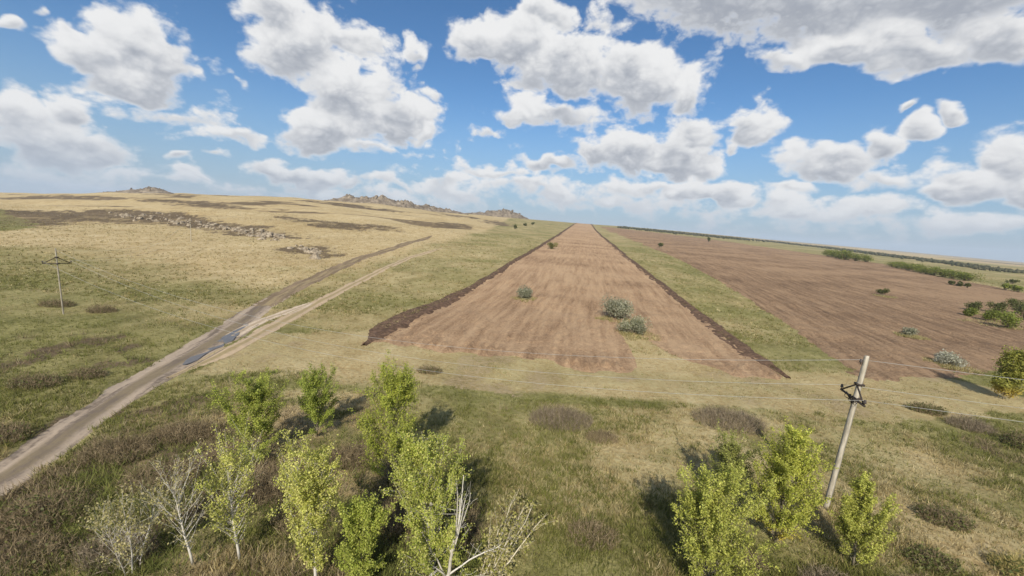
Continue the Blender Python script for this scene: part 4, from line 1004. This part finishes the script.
# ---------------------------------------------------------------- woods on the far plain
def build_woods():
    rng = np.random.default_rng(9)
    L = np.array([(300, 1180), (454, 1230), (623, 1300), (863, 1494), (1067, 1600), (1230, 1610), (1111, 1343), (1000, 1120), (940, 1000), (797, 739), (710, 616), (662, 538), (640, 500), (600, 430)], float)
    seg = np.hypot(*np.diff(L, axis=0).T); n = 4200
    t = rng.choice(len(seg), n, p=seg / seg.sum()); f = rng.random(n)[:, None]
    P = L[t] + (L[t + 1] - L[t]) * f; r = np.hypot(*P.T)[:, None]
    P = P * (1 + rng.normal(0, .045, (n, 1))) + rng.normal(0, 6, (n, 2))
    keep = fbm(P[:, 0] / 120, P[:, 1] / 120, 401, 2) > .34
    P = P[keep]; n = len(P); r = np.hypot(*P.T)
    bm = bmesh.new(); bmesh.ops.create_icosphere(bm, subdivisions=1, radius=1)
    iv = np.array([v.co[:] for v in bm.verts]); ifc = np.array([[v.index for v in f.verts] for f in bm.faces]); bm.free()
    s = rng.uniform(1.5, 3.1, n) * np.clip(r / 1100, .5, 1.2)
    V = iv[None] * (1 + rng.normal(0, .16, (n, len(iv), 1))) * (s[:, None, None] * np.array([1, 1, 1.05]))
    V += np.stack([P[:, 0], P[:, 1], height(P[:, 0], P[:, 1]) + s * .7], 1)[:, None]
    F = (ifc[None] + (np.arange(n) * len(iv))[:, None, None]).reshape(-1, 3)
    tn = tint_of([(.045, .05, .027), (.065, .066, .036), (.085, .08, .045)], n, rng)
    o = obj('far_wood', mesh_np('far_wood', V.reshape(-1, 3), F, False, np.repeat(tn, len(iv), 0)), M_TWIG, label='dark line of woods on the far plain at right', cat='wood', kind='stuff')
build_woods()


# ---------------------------------------------------------------- grass
def scatter_area(n, y0, y1, tmax, rng, power=1.0):
    y = y0 * (y1 / y0) ** rng.random(n); t = rng.uniform(-tmax, tmax, n)
    return t * y, y
def blades(x, y, nb, hmin, hmax, width, tint, rng, splay=.5):
    n = len(x); k = np.repeat(np.arange(n), nb); m = len(k)
    rad = rng.uniform(.02, .16, m)[:, None] * (width / .016) ** .5; a = rng.random(m) * 6.283
    B = np.stack([x[k], y[k], np.zeros(m)], 1); B[:, :2] += rad * np.stack([np.cos(a), np.sin(a)], 1)
    B[:, 2] = height(B[:, 0], B[:, 1]) - .03
    hh = (np.asarray(hmin) + (np.asarray(hmax) - hmin) * rng.random(n))[k] * rng.uniform(.6, 1.15, m)
    d = np.stack([np.cos(a) * splay, np.sin(a) * splay, np.ones(m)], 1) + rng.normal(0, .28, (m, 3)); d = unit(d)
    s = unit(np.cross(d, rng.normal(0, 1, (m, 3)))) * (width * rng.uniform(.6, 1.4, m))[:, None]
    V = np.stack([B - s, B + s, B + d * hh[:, None]], 1).reshape(-1, 3)
    return V, np.arange(3 * m).reshape(-1, 3), np.repeat(tint[k] * rng.uniform(.75, 1.25, (m, 1)), 3, 0)
def free_ground(x, y):
    ok = (in_strip(x, y) < .1) & (in_right(x, y) < .1)
    for k, (L, w) in LINES.items():
        ok &= line_dist(x, y, L) > track_half(k, y, x) * (.72 + .5 * vnoise(x, y, 501))
    return ok
def build_grass():
    rng = np.random.default_rng(12)
    M_GRASS = mat_tint('grass_blades', .8, .15, .3, .15, .8)
    x, y = scatter_area(150000, 8.5, 75, 2.2, rng)
    ok = free_ground(x, y) & (rng.random(len(x)) < .35 + .65 * sstep(1.75, 1.4, np.abs(x / y))); x, y = x[ok], y[ok]
    g, h, b = zones(x, y); n = len(x)
    straw = tint_of([(.36, .285, .13), (.45, .365, .18), (.29, .225, .095), (.52, .44, .25)], n, rng)
    green = tint_of([(.125, .13, .034), (.18, .175, .05), (.235, .22, .07), (.15, .165, .034)], n, rng)
    p = rng.random(n) < sstep(.12, .72, g + (fbm(x / 1.1, y / 1.1, 511, 2) - .5) * .8)
    brown = rng.random(n) < h * .85
    tall = fbm(x / 5, y / 5, 521, 3)
    keep = rng.random(n) < .6 + .4 * sstep(.35, .55, tall)
    lo = .10 + .22 * sstep(.4, .65, tall); hi = lo + .28
    hd = inside([(-27, 34), (-14, 36), (20, 34.5), (45, 35), (60, 40), (55, 52), (35, 48), (-20, 52), (-30, 46)], x, y, 3, 77, 10) > .5
    lo[hd] *= .35; hi[hd] *= .4
    d = keep & ~p & ~brown
    V, F, T = blades(x[d], y[d], 5, lo[d], hi[d], .017, straw[d], rng)
    for bx, by, br in ((18.3, 68.5, 3.4), (19.0, 59.6, 3.0), (2.8, 80.6, 2.4), (61.9, 55.0, 2.4), (75.1, 74.0, 2.2), (127.1, 136.8, 3.0), (116, 95, 6), (135, 110, 8)):
        k = 420; a = rng.random(k) * 6.283; q = br * np.sqrt(rng.random(k)) * (.7 + .6 * vnoise(np.cos(a) * 2, np.sin(a) * 2, int(bx)))
        V2, F2, T2 = blades(bx + q * np.cos(a), by - .3 * br + q * np.sin(a), 5, .35, .75, .03, np.where((rng.random(k) < .4)[:, None], tint_of([(.2, .19, .06), (.26, .24, .08)], k, rng), tint_of([(.42, .34, .16), (.5, .42, .22)], k, rng)), rng, .7)
        F = np.concatenate([F, F2 + len(V)]); V = np.concatenate([V, V2]); T = np.concatenate([T, T2])
    obj('dry_grass', mesh_np('dry_grass', V, F, False, T), M_GRASS, label='dry straw-coloured grass over the open ground', cat='grass', kind='stuff')
    d = keep & p & ~brown
    V, F, T = blades(x[d], y[d], 5, lo[d] * .9, hi[d] * .9, .019, green[d], rng)
    obj('green_grass', mesh_np('green_grass', V, F, False, T), M_GRASS, label='green grass and weeds over the open ground', cat='grass', kind='stuff')
    # brown undergrowth of dead weeds
    x, y = scatter_area(70000, 8.5, 50, 2.2, rng)
    ok = free_ground(x, y) & (rng.random(len(x)) < .35 + .65 * sstep(1.75, 1.4, np.abs(x / y))); x, y = x[ok], y[ok]
    g, h, b = zones(x, y); d = rng.random(len(x)) < h * .75; x, y = x[d], y[d]
    tall = fbm(x / 3, y / 3, 531, 3)
    V, F, T = blades(x, y, 9, .2 + .5 * tall, .5 + .9 * tall, .013, np.where((fbm(x / 2.2, y / 2.2, 541, 2) > .46)[:, None], tint_of(WEED, len(x), rng), tint_of(BROWN, len(x), rng)), rng, .7)
    obj('undergrowth', mesh_np('undergrowth', V, F, False, T), M_TWIG, label='brown tangle of dead weeds covering the lower left', cat='undergrowth', kind='stuff')
    # coarser tussocks out to the middle distance
    x, y = scatter_area(26000, 60, 320, 1.35, rng)
    ok = free_ground(x, y); x, y = x[ok], y[ok]
    g, h, b = zones(x, y); n = len(x)
    straw = tint_of([(.36, .285, .13), (.45, .365, .18), (.29, .225, .095), (.52, .44, .25)], n, rng)
    green = tint_of([(.13, .13, .034), (.18, .17, .05), (.22, .20, .065)], n, rng)
    T0 = np.where((rng.random(n) < g)[:, None], green, straw); T0 = np.where((rng.random(n) < h)[:, None], tint_of(BROWN, n, rng), T0)
    f = y / 100
    V, F, T = blades(x, y, 6, .18 + .1 * f, .35 + .2 * f, .05, T0, rng)
    obj('tussock_grass', mesh_np('tussock_grass', V, F, False, T), M_GRASS, label='scattered tussocks over the farther meadow and hillside', cat='grass', kind='stuff')
build_grass()
